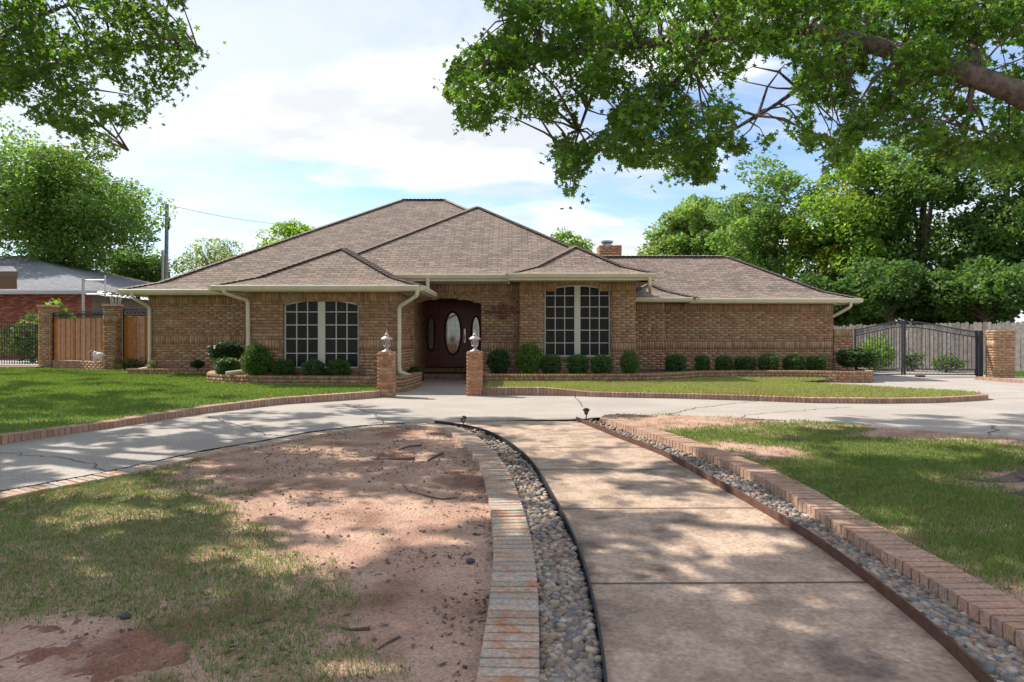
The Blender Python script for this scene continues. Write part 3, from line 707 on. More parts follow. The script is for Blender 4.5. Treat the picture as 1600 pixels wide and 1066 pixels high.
# ---- windows
def window(cx, y, hw, z0, zs, za, rowz, name):
    f, top = arch_open(0, hw, z0, zs, za); root = MB(); bar = .021; yf = y + .05; mull = .085
    def vbar(x0, x1, ztop=None, d0=.0, d1=.05): 
        n = 6; xs = [x0 + (x1 - x0) * i / n for i in range(n + 1)]
        pts = [(cx + x0, yf - d0, z0), (cx + x1, yf - d0, z0)] + [(cx + x, yf - d0, top(x) - .004) for x in reversed(xs)]
        root.prism(pts, (0, d1, 0))
    vbar(-mull, mull, d0=.03, d1=.08); vbar(-hw + .001, -hw + .035); vbar(hw - .035, hw - .001)
    n = 16
    for i in range(n):                        # arched head of the frame
        a = -hw + 2 * hw * i / n; b = -hw + 2 * hw * (i + 1) / n
        root.prism([(cx + a, yf, top(a) - .04), (cx + b, yf, top(b) - .04), (cx + b, yf, top(b) - .003), (cx + a, yf, top(a) - .003)], (0, .05, 0))
    root.box(cx - hw, cx + hw, yf - .02, yf + .05, z0, z0 + .035)
    for s in (-1, 1):
        x0, x1 = sorted((s * mull, s * (hw - .035)))
        for k in (1, 2): xm = x0 + (x1 - x0) * k / 3; vbar(xm - bar / 2, xm + bar / 2, d0=-.004, d1=.03)
        for z in rowz: root.box(cx + x0, cx + x1, yf + .001, yf + .035, z - bar / 2, z + bar / 2)
    w = hp(root.build('window', M['frame'])); w['label'] = name
    zr = [z0 + .03] + list(rowz) + [None]
    for s in (-1, 1):
        x0, x1 = sorted((s * mull, s * (hw - .035)))
        for k in range(3):
            a = x0 + (x1 - x0) * k / 3; b = x0 + (x1 - x0) * (k + 1) / 3
            for j in range(len(zr) - 1):
                m_ = MB(); yp = yf + .024 + .002 * ((k + j) % 2)
                if zr[j + 1] is not None: m_.box(cx + a, cx + b, yp, yp + .006, zr[j], zr[j + 1])
                else: m_.prism([(cx + a, yp, zr[j]), (cx + b, yp, zr[j])] + [(cx + b + (a - b) * i / 4, yp, top(b + (a - b) * i / 4) - .02) for i in range(5)], (0, .006, 0))
                m_.build('pane', M['pane'], w)
    # brick reveal and rowlock arch
    rv = MB(); N = 24
    prof = [(-hw, z0)] + [(-hw + 2 * hw * i / N, top(-hw + 2 * hw * i / N)) for i in range(N + 1)] + [(hw, z0)]
    for (a, za_), (b, zb_) in zip(prof[:-1], prof[1:]): rv.poly([(cx + a, y - .01, za_), (cx + b, y - .01, zb_), (cx + b, y + .13, zb_), (cx + a, y + .13, za_)])
    hp(rv.build('reveal', M['mortar']))
    ar = MB(); L = 0; x = -hw
    while x < hw - .03:
        xm = x + .034; t = math.atan2(top(xm + .01) - top(xm - .01), .02); c, s_ = math.cos(t), math.sin(t); zt = top(xm) + .001
        col_ = PAL[random.randrange(len(PAL))] * random.uniform(.75, 1.05); ar.cur = tuple(col_)
        u = Vector((c, 0, s_)) * .066; v = Vector((-s_, 0, c)) * .11
        ar.obox(Vector((cx + xm, y - .012, zt)) - u / 2, u, (0, .02, 0), v); x += .0762 * c
    hp(ar.build('window_arch', M['brick'], attr=True))
    sl = MB(); x = -hw - .02
    while x < hw:
        sl.cur = tuple(PAL[random.randrange(len(PAL))] * random.uniform(.7, 1)); sl.box(cx + x, cx + x + .067, y - .035, y + .06, z0 - .085, z0 - .004); x += .0762
    hp(sl.build('window_sill', M['brick'], attr=True))
window(-4.60, DW1, .905, .50, 2.05, 2.17, [.86, 1.21, 1.545, 1.86], 'left arched window, shorter, behind the clipped shrubs')
window(1.84, DRB, .925, .70, 2.58, 2.72, [1.085, 1.445, 1.785, 2.10, 2.415], 'right arched window, taller, with dark panes')
# arch ring over the entry
ar = MB(); x = -.96
while x < .94:
    xm = x + .034; tz = topE(xm + .96); t = math.atan2(topE(xm + .97) - topE(xm + .95), .02); c, s_ = math.cos(t), math.sin(t)
    ar.cur = tuple(PAL[random.randrange(len(PAL))] * random.uniform(.7, 1)); u = Vector((c, 0, s_)) * .066; v = Vector((-s_, 0, c)) * .10
    ar.obox(Vector((-1.84 + xm, DEN - .012, tz + .001)) - u / 2, u, (0, .14, 0), v); x += .0762 * c
hp(ar.build('entry_arch', M['brick'], attr=True))
# ---- front door unit
YD = 21.85; zf = .27; dw = .93; cxd = -1.92
mb = MB(); mb.box(-2.86, -.90, YD - .02, YD + .1, zf + 2.08, 2.42); mb.box(cxd - .56, cxd - .475, YD - .03, YD + .1, zf, zf + 2.08); mb.box(cxd + .475, cxd + .56, YD - .03, YD + .1, zf, zf + 2.08)
mb.box(-2.86, -.90, YD - .04, YD + .1, zf + 2.08, zf + 2.16); hp(mb.build('door_frame', M['door']))
def oval(cx, cz, a, b, y, n=40): return [(cx + a * math.cos(2 * math.pi * i / n), y, cz + b * math.sin(2 * math.pi * i / n)) for i in range(n)]
def oval_panel(name, x0, x1, cx, cz, a, b):
    mb = MB(); mb.box(x0, x1, YD, YD + .05, zf + .01, zf + 2.08)
    for (p0, p1, q0, q1) in ((x0, x1, zf + .05, zf + .07), (x0, x1, zf + 2.0, zf + 2.02)): mb.box(p0 + .06, p1 - .06, YD - .012, YD, q0, q1)
    d = hp(mb.build(name, M['door']))
    n = 40; o_ = oval(cx, cz, a + .06, b + .07, YD - .03); i_ = oval(cx, cz, a, b, YD - .034); m2_ = oval(cx, cz, a + .03, b + .035, YD - .06)
    rg = MB()
    for k in range(n):
        j = (k + 1) % n; rg.poly([o_[k], o_[j], m2_[j], m2_[k]]); rg.poly([m2_[k], m2_[j], i_[j], i_[k]])
        ob = [(p[0], YD + .001, p[2]) for p in (o_[k], o_[j])]; rg.poly([ob[0], ob[1], o_[j], o_[k]])
    rg.build('oval_moulding', M['door'], d)
    gl_ = MB(); gl_.prism(oval(cx, cz, a, b, YD - .02), (0, .012, 0)); gl_.build('oval_glass', M['glass'], d)
    ld = MB()
    for q in (-.33, 0, .33):
        h_ = b * math.sqrt(1 - q * q * 1.0); ld.box(cx + q * a - .004, cx + q * a + .004, YD - .026, YD - .02, cz - h_ * .96, cz + h_ * .96)
    ld.build('leading', M['silver'], d); return d
dr = oval_panel('door', cxd - .47, cxd + .47, cxd, zf + 1.10, .235, .66)
oval_panel('sidelight', -2.84, cxd - .56, -2.63, zf + 1.10, .11, .52); oval_panel('sidelight', cxd + .56, -.92, -1.17, zf + 1.10, .11, .52)
mb = MB(); xh = cxd + .385
mb.box(xh - .025, xh + .025, YD - .02, YD, zf + .78, zf + 1.22); mb.lathe([(.0, 0), (.03, .005), (.03, .02), (0, .03)], (0, 0, 0)); 
mb2 = MB(); mb2.box(xh - .028, xh + .028, YD - .02, YD - .002, zf + .80, zf + 1.24); mb2.tube([(xh, YD - .02, zf + .86), (xh, YD - .07, zf + .90), (xh, YD - .07, zf + 1.02), (xh, YD - .02, zf + 1.06)], .012); mb2.tube([(xh, YD - .05, zf + 1.17), (xh, YD - .002, zf + 1.17)], .03, 12)
mb2.build('handle', M['brass'], dr)
# steps
mb = MB()
for x0, x1, y0, y1, z0, z1 in ((-2.79, -.89, 20.1, 21.9, 0, .14), (-2.79, -.89, 21.35, 21.9, .14, .26)):
    x = x0
    while x < x1 - .01:
        mb.cur = tuple(PAL[random.randrange(len(PAL))] * random.uniform(.6, .95)); mb.box(x, min(x + .067, x1), y0, y0 + .25, z0, z1); x += .0762
    mb.cur = (.14, .11, .09); mb.box(x0, x1, y0 + .005, y1, z0, z1 - .004)
hp(mb.build('entry_step', M['brick'], attr=True))

# ---- roofs
FL, P1 = .7, .34
def prof(d, p2): return d * P1 if d < FL else FL * P1 + (d - FL) * p2
class Roof:
    def __init__(s, m): s.v = []; s.f = []; s.uv = []; s.m = m
    def face(s, pts, ud):                     # pts 3D, ud = unit horizontal direction along the eave
        b = len(s.v); u = Vector(ud); n = (Vector(pts[1]) - Vector(pts[0])).cross(Vector(pts[2]) - Vector(pts[0])).normalized(); w = n.cross(u).normalized()
        for p in pts: s.v.append(tuple(p)); 
        s.uv.append([(Vector(p).dot(u), Vector(p).dot(w)) for p in pts]); s.f.append(list(range(b, b + len(pts))))
    def build(s, name, root=None):
        me = bpy.data.meshes.new(name); me.from_pydata(s.v, [], s.f); l = me.uv_layers.new(name='UVMap'); k = 0
        for uvs in s.uv:
            for q in uvs: l.data[k].uv = q; k += 1
        return link(name, me, s.m)
CAPS = []
def cap_line(a, b): CAPS.append((Vector(a), Vector(b)))
def hip_roof(x0, x1, y0, y1, z0, p2, name, caps=('fl', 'fr', 'ridge')):
    R = Roof(M['shingle']); f = FL; zi = z0 + f * P1; hw = min(x1 - x0, y1 - y0) / 2; zr = z0 + prof(hw, p2)
    E = [(x0,y0,z0), (x1,y0,z0), (x1,y1,z0), (x0,y1,z0)]; I = [(x0+f,y0+f,zi), (x1-f,y0+f,zi), (x1-f,y1-f,zi), (x0+f,y1-f,zi)]
    if x1 - x0 <= y1 - y0: A = ((x0+x1)/2, y0+hw, zr); B = ((x0+x1)/2, y1-hw, zr); tops = [[A], [A, B], [B], [B, A]]
    else: A = (x0+hw, (y0+y1)/2, zr); B = (x1-hw, (y0+y1)/2, zr); tops = [[A, B], [B], [B, A], [A]]
    dirs = [(1,0,0), (0,1,0), (-1,0,0), (0,-1,0)]
    for k in range(4):
        j = (k + 1) % 4; R.face([E[k], E[j], I[j], I[k]], dirs[k]); R.face([I[k], I[j]] + list(reversed(tops[k])), dirs[k])
    o = hp(R.build(name)); wide = x1 - x0 > y1 - y0
    cap_line(E[0], I[0]); cap_line(I[0], A); cap_line(E[1], I[1]); cap_line(I[1], B if wide else A)
    if wide: cap_line(A, B)
    return o
hip_roof(-.8, 10.4, 20.1, 26.1, 2.40, .60, 'right_wing_roof')
hip_roof(-7.0, -2.16, 15.7, 25.5, 2.46, .56, 'left_block_roof')
hip_roof(-.09, 3.85, 18.1, 27, 2.97, .60, 'bay_roof')
hip_roof(3.0, 5.45, 19.78, 22.5, 2.40, .60, 'pier_roof')
hip_roof(8.25, 10.6, 25.0, 28.5, 3.35, .9, 'rear_roof')
# main roof over entry
def Z3(d): return 2.97 + prof(d, .6)
R = Roof(M['shingle']); P3 = (-1.22, 23.4, Z3(5.0))
R.face([(-4.4,18.4,Z3(0)), (3.77,18.4,Z3(0)), (3.07,19.1,Z3(.7)), (-4.9,19.1,Z3(.7))], (1,0,0)); R.face([(-4.9,19.1,Z3(.7)), (3.07,19.1,Z3(.7)), P3, (-5.22,19.4,Z3(1.0))], (1,0,0))
R.face([(3.77,18.4,Z3(0)), (3.77,29,Z3(0)), (3.07,29,Z3(.7)), (3.07,19.1,Z3(.7))], (0,1,0)); R.face([(3.07,19.1,Z3(.7)), (3.07,29,Z3(.7)), (-1.22,29,Z3(5)), P3], (0,1,0))
R.face([(-5.22,19.4,Z3(1.0)), P3, (-1.22,29,Z3(5)), (-5.22,29,Z3(1.0))], (0,-1,0))
hp(R.build('main_roof')); cap_line((3.77,18.4,Z3(0)), (3.07,19.1,Z3(.7))); cap_line((3.07,19.1,Z3(.7)), P3); cap_line((-5.22,19.4,Z3(1.0)), P3)
# big left roof
def Z4(d): return 2.60 + prof(d, .6)
R = Roof(M['shingle']); ZR = Z4(6.88)
R.face([(-11.1,19.05,Z4(0)), (-5,19.05,Z4(0)), (-4.5,19.75,Z4(.7)), (-10.4,19.75,Z4(.7))], (1,0,0))
R.face([(-10.4,19.75,Z4(.7)), (-4.5,19.75,Z4(.7)), (.5,22.83,Z4(3.78)), (-2.6,25.93,ZR), (-4.22,25.93,ZR)], (1,0,0))
R.face([(-11.1,33,Z4(0)), (-11.1,19.05,Z4(0)), (-10.4,19.75,Z4(.7)), (-10.4,33,Z4(.7))], (0,-1,0)); R.face([(-10.4,33,Z4(.7)), (-10.4,19.75,Z4(.7)), (-4.22,25.93,ZR), (-4.22,33,ZR)], (0,-1,0))
R.face([(.5,22.83,Z4(3.78)), (.5,33,Z4(3.78)), (-2.6,33,ZR), (-2.6,25.93,ZR)], (0,1,0)); R.face([(-4.22,25.93,ZR), (-2.6,25.93,ZR), (-2.6,33,ZR), (-4.22,33,ZR)], (1,0,0))
hp(R.build('left_roof')); cap_line((-11.1,19.05,Z4(0)), (-10.4,19.75,Z4(.7))); cap_line((-10.4,19.75,Z4(.7)), (-4.22,25.93,ZR)); cap_line((-4.22,25.93,ZR), (-2.6,25.93,ZR)); cap_line((-2.6,25.93,ZR), (-1.3,24.63,Z4(5.58)))
# hip and ridge cap shingles: real overlapping pieces
V = []; Fq = []
for a, b in CAPS:
    d = b - a; L = d.length; d.normalize(); side = Vector((d.y, -d.x, 0)).normalized() if abs(d.z) < .99 else Vector((1,0,0)); n = int(L / .145)
    for i in range(n):
        p = a + d * (.145 * i); q = p + d * .20; up0 = Vector((0, 0, .045)); up1 = Vector((0, 0, .02)); dn = Vector((0, 0, -.06)); k = len(V)
        for base, up in ((p, up0), (q, up1)): V += [base + side * .13 + dn * .55 + up, base + up, base - side * .13 + dn * .55 + up]
        V += [p + side * .13 + dn * .9, p + Vector((0, 0, -.0)), p - side * .13 + dn * .9]
        Fq += [(k, k+1, k+4, k+3), (k+1, k+2, k+5, k+4), (k+6, k+7, k+1, k), (k+7, k+8, k+2, k+1)]
o = hp(link('ridge_cap', mesh_np('ridge_cap', [tuple(v) for v in V], Fq), M['cap'])); o['kind'] = 'stuff'
# gutters, fascia and soffits
def eave(p0, p1, z, soff, outn, overhang, zs=None):
    a = Vector((*p0, 0)); b = Vector((*p1, 0)); d = (b - a).normalized(); n = Vector((*outn, 0))
    gm = MB(); pr = [(.015, -.115), (.085, -.115), (.115, -.045), (.115, -.012), (.10, 0), (.015, 0)]
    pts = [a + n * q + Vector((0, 0, z + h)) for q, h in pr]; gm.prism(pts, b - a); hp(gm.build('gutter', M['cream']))
    fm = MB(); fm.obox(a + n * -.02 + Vector((0, 0, soff - .01)), b - a, n * .03, (0, 0, z - soff - .012)); hp(fm.build('fascia', M['cream']))
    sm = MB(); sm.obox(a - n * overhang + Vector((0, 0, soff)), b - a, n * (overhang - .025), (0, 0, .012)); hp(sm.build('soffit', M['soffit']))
eave((-11.1, 19.05), (-6.9, 19.05), 2.60, 2.46, (0, -1), .5)
eave((-11.1, 26), (-11.1, 19.05), 2.60, 2.46, (-1, 0), .5)
eave((-7.0, 15.7), (-2.16, 15.7), 2.46, 2.33, (0, -1), .5)
eave((-2.16, 15.7), (-2.16, 18.4), 2.46, 2.33, (1, 0), .58)
eave((-7.0, 19.05), (-7.0, 15.7), 2.46, 2.33, (-1, 0), .58)
eave((-3.3, 18.4), (-.09, 18.4), 2.97, 2.79, (0, -1), .8)
eave((-.09, 18.1), (3.85, 18.1), 2.97, 2.79, (0, -1), .8)
eave((3.85, 18.1), (3.85, 20.2), 2.97, 2.79, (1, 0), .36)
eave((3.5, 19.78), (5.3, 19.78), 2.41, 2.29, (0, -1), .52)
eave((5.3, 20.1), (10.4, 20.1), 2.40, 2.27, (0, -1), .5)
eave((10.4, 20.1), (10.4, 26), 2.40, 2.27, (1, 0), .5)
def downspout(pts, name='downspout', w=.075):
    mb = MB(); pts = [Vector(p) for p in pts]
    # rounded bends
    res = [pts[0]]
    for i in range(1, len(pts) - 1):
        a, b, c = pts[i-1], pts[i], pts[i+1]; r_ = min(.09, (b-a).length * .4, (c-b).length * .4); p = b + (a - b).normalized() * r_; q = b + (c - b).normalized() * r_
        for k in range(5): t = k / 4; res.append(p * (1-t)**2 + b * 2 * t * (1-t) + q * t * t)
    res.append(pts[-1]); mb.tube(res, w * .62, 8); hp(mb.build(name, M['cream']))
downspout([(-10.72, 18.97, 2.52), (-10.72, 18.99, 2.36), (-10.50, 19.47, 2.12), (-10.50, 19.47, .36), (-10.85, 19.2, .28)])
downspout([(-6.72, 15.62, 2.36), (-6.70, 15.66, 2.28), (-6.32, 16.08, 2.13), (-6.32, 16.10, .45), (-6.75, 15.85, .40)])
downspout([(-2.20, 15.62, 2.36), (-2.22, 15.7, 2.22), (-2.70, 16.1, 1.98), (-2.70, 16.1, .42), (-2.42, 15.95, .34)])
downspout([(-2.30, 18.33, 2.86), (-2.30, 18.33, 2.46)], w=.085)
downspout([(3.70, 18.05, 2.86), (3.70, 18.05, 2.62), (3.95, 19.2, 2.52)])
downspout([(10.1, 20.02, 2.30), (10.1, 20.05, 2.15), (9.80, 20.5, 1.88)])
# chimney
bw = Brickwork(seed=9); rc = rows_from(4.53, 30, 3.3, False, False)
bw.wall((3.12, 24), (3.92, 24), 3.3, rc); bw.wall((3.92, 24), (3.92, 24.8), 3.3, rc); bw.wall((3.12, 24.8), (3.12, 24), 3.3, rc); ch = hp(bw.done('chimney', None))
mb = MB(); mb.box(3.14, 3.90, 24.02, 24.78, 3.3, 4.52); mb.build('flue_top', M['mortar'], ch)
mb = MB(); mb.lathe([(.17, 4.52), (.17, 4.62)], (3.45, 24.4, 0)); mb.lathe([(0, 4.74), (.22, 4.73), (.22, 4.67), (.2, 4.66)], (3.45, 24.4, 0))
for k in range(8): q = k * math.pi / 4; mb.box(3.45 + .16 * math.cos(q) - .01, 3.45 + .16 * math.cos(q) + .01, 24.4 + .16 * math.sin(q) - .01, 24.4 + .16 * math.sin(q) + .01, 4.60, 4.68)
mb.build('flue_cap', M['galv'], ch)
mb = MB(); mb.box(4.12, 4.17, 20.265, 20.30, 1.46, 1.55); hp(mb.build('wall_outlet', M['white']))
mb = MB(); mb.box(-3.05, -2.93, 16.10, 16.17, .34, .62); hp(mb.build('meter_box', M['galv']))
# ---- iron wall ornament
orn = MB()
def spiral(cx, cz, r0, turns, dirn, y=DEN - .04, start=0):
    n = 18; return [(cx + r0 * (1 - .75 * i / n) * math.cos(start + dirn * turns * 6.28 * i / n), y, cz + r0 * (1 - .75 * i / n) * math.sin(start + dirn * turns * 6.28 * i / n)) for i in range(n + 1)]
ocx, ocz = -.26, 1.97
for sx in (-1, 1):
    for (dx, dz, rr_) in ((.16, .07, .10), (.16, -.07, .09), (.34, .02, .10), (.48, -.02, .06), (.07, .17, .07), (.07, -.16, .06), (.27, .12, .05)):
        orn.tube(spiral(ocx + sx * dx, ocz + dz, rr_, 1.2, sx, start=1.57), .013, 5)
orn.tube([(ocx - .5, DEN - .04, ocz), (ocx + .5, DEN - .04, ocz)], .010, 5); orn.tube([(ocx, DEN - .04, ocz - .2), (ocx, DEN - .04, ocz + .28)], .010, 5)
orna = thing('wall_ornament', 'dark iron scrollwork ornament with red centre hanging beside the front door', 'ornament', (0, 0, 0)); orn.build('scroll', M['redorn'], orna)
oc = MB(); oc.lathe([(0, -.10), (.04, -.06), (.055, 0), (.04, .07), (.0, .12)], (ocx, DEN - .04, ocz), 10); oc.build('medallion', M['redorn'], orna)

# ------------------------------------------------------------------ pedestals and lanterns
def pedestal(x0, y0, w, h, base, label, seed):
    root = thing('brick_pedestal', label, 'pedestal', (x0 + w / 2, y0 + w / 2, base), 'pedestals flanking the entry path')
    bw = Brickwork(np.array([(.47,.235,.13), (.50,.27,.155), (.42,.20,.115), (.47,.30,.19), (.36,.19,.12)]), seed); n = int(round(h / .0762)); R_ = [('s', base + h - i * .0762, base + h - (i + 1) * .0762) for i in range(n)]
    bw.wall((x0, y0), (x0 + w, y0), base, R_); bw.wall((x0 + w, y0), (x0 + w, y0 + w), base, R_); bw.wall((x0 + w, y0 + w), (x0, y0 + w), base, R_); bw.wall((x0, y0 + w), (x0, y0), base, R_)
    o = bw.done('brickwork', None); put(o, root)
    mb = MB(); mb.box(x0 + .005, x0 + w - .005, y0 + .005, y0 + w - .005, base, base + h + .012); put(mb.build('cap', M['borderR']), root)
    return root
def lantern(cx, cy, z, label):
    root = thing('lantern', label, 'lantern', (cx, cy, z), 'lanterns on the brick pedestals')
    mb = MB(); mb.lathe([(0, 0), (.115, 0), (.115, .012), (.07, .03), (.035, .05), (.032, .09), (.05, .105), (.075, .115), (.075, .13), (0, .131)]); mb.build('base', M['silver'], root, True)
    mb = MB()
    for k in range(6):
        q = k * math.pi / 3 + .2; mb.tube([(.062 * math.cos(q), .062 * math.sin(q), .125), (.088 * math.cos(q), .088 * math.sin(q), .255)], .009, 5)
    for k in range(6):
        q = k * math.pi / 3 + .72; mb.tube([(.066 * math.cos(q - .4), .066 * math.sin(q - .4), .14), (.08 * math.cos(q), .08 * math.sin(q), .19), (.088 * math.cos(q + .4), .088 * math.sin(q + .4), .25)], .006, 4)
    mb.build('cage', M['silver'], root)
    mb = MB(); mb.lathe([(.055, .131), (.078, .25)], n=12); mb.build('glass', M['glass'], root)
    mb = MB(); mb.lathe([(0, .25), (.125, .25), (.13, .262), (.115, .285), (.085, .31), (.05, .325), (.045, .345), (.055, .352), (.03, .38), (.014, .40), (.018, .42), (.006, .45), (0, .455)]); mb.build('roof', M['silver'], root, True)
pedestal(-2.80, 13.95, .335, .93, 0, 'left brick pedestal at the end of the lawn kerb', 21); lantern(-2.63, 14.12, .945, 'ornate pewter lantern on the left brick pedestal')
pedestal(-.97, 14.30, .335, .93, 0, 'right brick pedestal in front of the door sidelight', 22); lantern(-.80, 14.47, .945, 'ornate pewter lantern on the right brick pedestal')

# ------------------------------------------------------------------ planters
def planter(path, h0, h1, label, soil_poly, soilz, seed):
    root = thing('brick_planter', label, 'planter'); bw = Brickwork(PAL * .85, seed); path = [Vector((*p, 0)) for p in path]; path = resample(path, .254) if len(path) > 2 else path
    for a, b in zip(path[:-1], path[1:]):
        bw.wall((a.x, a.y), (b.x, b.y), h0, [('h', h1, h1 - .085)] + [('s', h1 - .085 - i * .0762, h1 - .085 - (i + 1) * .0762) for i in range(4)])
    o = bw.done('brickwork', root)
    mb = MB(); inn = off_path(path, .2)
    for i in range(len(path) - 1):
        a, b, c, d = path[i], path[i+1], inn[i+1], inn[i]; e = Vector((0, 0, h1 - .003)); mb.cur = tuple(PAL[random.randrange(len(PAL))] * random.uniform(.75, 1.1)); mb.poly([a + e, b + e, c + e, d + e])
    mb.build('coping', M['brick'], root, attr=True)
    mb = MB(); mb.poly([(p[0], p[1], soilz) for p in soil_poly]); mb.build('soil', M['soil'], root)
pl = [(-10.9, 19.0), (-8.55, 19.0), (-8.15, 18.6), (-7.95, 17.6), (-7.5, 16.5), (-6.9, 16.0), (-6.0, 15.65), (-5.2, 15.5), (-3.0, 15.2), (-2.45, 15.25), (-2.3, 17.2)]
planter(pl, 0, .36, 'curved brick planter along the left front window', pl + [(-2.76, 17.3), (-2.76, 16.21), (-6.4, 16.21), (-6.4, 19.54), (-10.9, 19.54)], .31, 31)
pr_ = [(-.80, 18.9), (-.76, 17.05), (1.17, 17.0), (3.3, 17.1), (4.4, 17.75), (5.2, 18.5), (6.5, 18.85), (8.2, 18.7), (9.3, 18.35), (9.95, 18.5), (10.25, 19.1), (10.2, 19.9)]
planter(pr_, 0, .315, 'long wavy brick planter in front of the right bay and wing', pr_ + [(9.86, 20.59), (4.63, 20.59), (4.63, 20.29), (3.48, 20.29), (3.48, 18.89), (.2, 18.89), (.2, 19.19), (-.80, 19.19)], .27, 32)

# ------------------------------------------------------------------ foliage helpers
STAR = []
for i in range(10):
    q = math.pi * 2 * i / 10 + .31; rad = (1.0 if i % 2 == 0 else .42); STAR.append((rad * math.cos(q) * .78, rad * math.sin(q)))
STAR = np.array(STAR)
def frames(N, r, up=.5):
    n = r.normal(size=(N, 3)); n[:, 2] = np.abs(n[:, 2]) * 1 + up; n /= np.linalg.norm(n, axis=1)[:, None]
    a = r.normal(size=(N, 3)); a -= n * (a * n).sum(1)[:, None]; a /= np.linalg.norm(a, axis=1)[:, None]; return a, np.cross(n, a), n
def leaf_mesh(name, P, s, cols, r, star=False, up=.5):
    N = len(P); a, b, n = frames(N, r, up); s = np.broadcast_to(np.asarray(s, float), (N,))
    if star:
        k = len(STAR); ring = P[:, None] + s[:, None, None] * (STAR[None, :, :1] * a[:, None] + STAR[None, :, 1:] * b[:, None]) - n[:, None] * (s[:, None, None] * .18 * (np.abs(STAR[None, :, 1:])))
        V = np.concatenate([P[:, None], ring], 1).reshape(-1, 3); base = np.array([[0, i + 1, (i + 1) % k + 1] for i in range(k)])
        tri = (base[None] + (np.arange(N) * (k + 1))[:, None, None]).reshape(-1, 3); return mesh_np(name, V, tri, np.repeat(cols, k, 0))
    V = np.stack([P - a * s[:, None] * .5, P + b * s[:, None] * .32 - n * s[:, None] * .06, P + a * s[:, None] * .5, P - b * s[:, None] * .32 - n * s[:, None] * .06], 1).reshape(-1, 3)
    q = np.arange(N)[:, None] * 4 + np.array([[0, 1, 2, 3]]); return mesh_np(name, V, q, cols)
def leafcols(base, N, r, var=.3, yellow=.15):
    c = np.array(base) * r.uniform(1 - var, 1 + var, (N, 1)); c[:, 0] *= 1 + r.uniform(-yellow, yellow * 1.5, N); return c
# hedge bushes: shared leaf-ball meshes
def ball_mesh(seed, n, base, leaf=.045, boxy=.0):
    r = np.random.default_rng(seed); d = r.normal(size=(n, 3)); d /= np.linalg.norm(d, axis=1)[:, None]
    if boxy: d = np.sign(d) * np.abs(d) ** (1 - boxy); d /= np.maximum(np.abs(d).max(1)[:, None] * boxy + (1 - boxy) * np.linalg.norm(d, axis=1)[:, None], 1e-6)
    lump = 1 + .07 * np.sin(d[:, 0] * 7 + seed) * np.cos(d[:, 1] * 6 + 1) + .05 * np.sin(d[:, 2] * 9 + seed)
    rad = r.uniform(.66, 1.06, n) ** .6 * lump * (1 + .05 * r.normal(size=n)) * np.where(r.random(n) < .04, r.uniform(1.04, 1.2, n), 1); P = d * rad[:, None]
    c = leafcols(base, n, r, .4); me = leaf_mesh('foliage', P, r.uniform(.7, 1.3, n) * leaf, c, r, up=.2); me.materials.append(M['hedge']); return me
HB = {'box': [ball_mesh(40 + k, 6000, (.07, .145, .035), .13, .25) for k in range(3)], 'light': [ball_mesh(50 + k, 6500, (.095, .19, .028), .11) for k in range(2)], 'holly': [ball_mesh(60 + k, 3600, (.04, .085, .032), .17) for k in range(2)]}
corem = MB(); corem.lathe([(0, -.80), (.5, -.7), (.72, -.2), (.74, .3), (.5, .68), (0, .78)], n=12); core_me = corem.mesh('dark_core'); core_me.materials.append(mat('dark_green_core', (.012, .018, .008), None, rough=1))  # near-black solid core filling the inside of each leaf ball
def bush(x0, x1, y0, y1, D, kind, label, k=0, group='clipped shrubs in the planters', deep=None):
    s = D / F; cx = ((x0 + x1) / 2 - 800) * s; zb = CH + (HZ - y1) * s; zt = CH + (HZ - y0) * s; rx = (x1 - x0) / 2 * s; rz = (zt - zb) / 2
    root = thing('shrub', label, 'shrub', (cx, D, zb), group)
    for nm, me in (('foliage', HB[kind][k % len(HB[kind])]), ('dark_core', core_me)):
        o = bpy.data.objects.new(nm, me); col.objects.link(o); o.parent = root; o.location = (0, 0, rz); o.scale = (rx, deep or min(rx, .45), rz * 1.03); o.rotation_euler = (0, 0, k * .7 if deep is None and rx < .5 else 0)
    mb = MB(); mb.tube([(0, 0, -.08), (.02, 0, rz * .6)], [.03, .02], 6); mb.build('stem', M['bark'], root)
bush(330, 381, 534, 566, 17.2, 'holly', 'dark tall bush behind the round shrub at the left wall corner', 0)
bush(337, 373, 559, 585, 16.4, 'box', 'low dark shrub in front of the tall dark bush', 1)
bush(299, 319, 563, 575, 18.6, 'holly', 'tiny low plant at the left end of the left planter', 1)
bush(379, 423, 541, 587, 15.85, 'light', 'large round bright green shrub left of the left window', 0)
bush(427, 459, 562, 588, 15.85, 'box', 'clipped shrub next to the large round one, under the left window edge', 0)
bush(474, 506, 563, 588, 15.85, 'box', 'clipped shrub under the middle of the left window', 2)
bush(512, 546, 562, 588, 15.85, 'box', 'clipped shrub under the right part of the left window', 1)
bush(634, 662, 574, 601, 17.6, 'holly', 'dark leafy plant at the corner of the entry steps', 1)
bush(762, 797, 546, 583, 17.7, 'holly', 'dark bluish holly shrub right of the front door', 0)
bush(806, 847, 538, 584, 17.7, 'light', 'large round bright green shrub left of the right bay window', 1)
bush(846, 877, 554, 584, 17.7, 'box', 'clipped shrub touching the large round one below the bay window', 0)
bush(887, 919, 554, 585, 17.7, 'box', 'clipped shrub below the middle of the bay window', 1)
bush(923, 956, 555, 585, 17.7, 'box', 'clipped shrub below the right edge of the bay window', 2)
bush(969, 999, 549, 585, 17.8, 'light', 'upright green shrub in front of the right bay pier', 0)
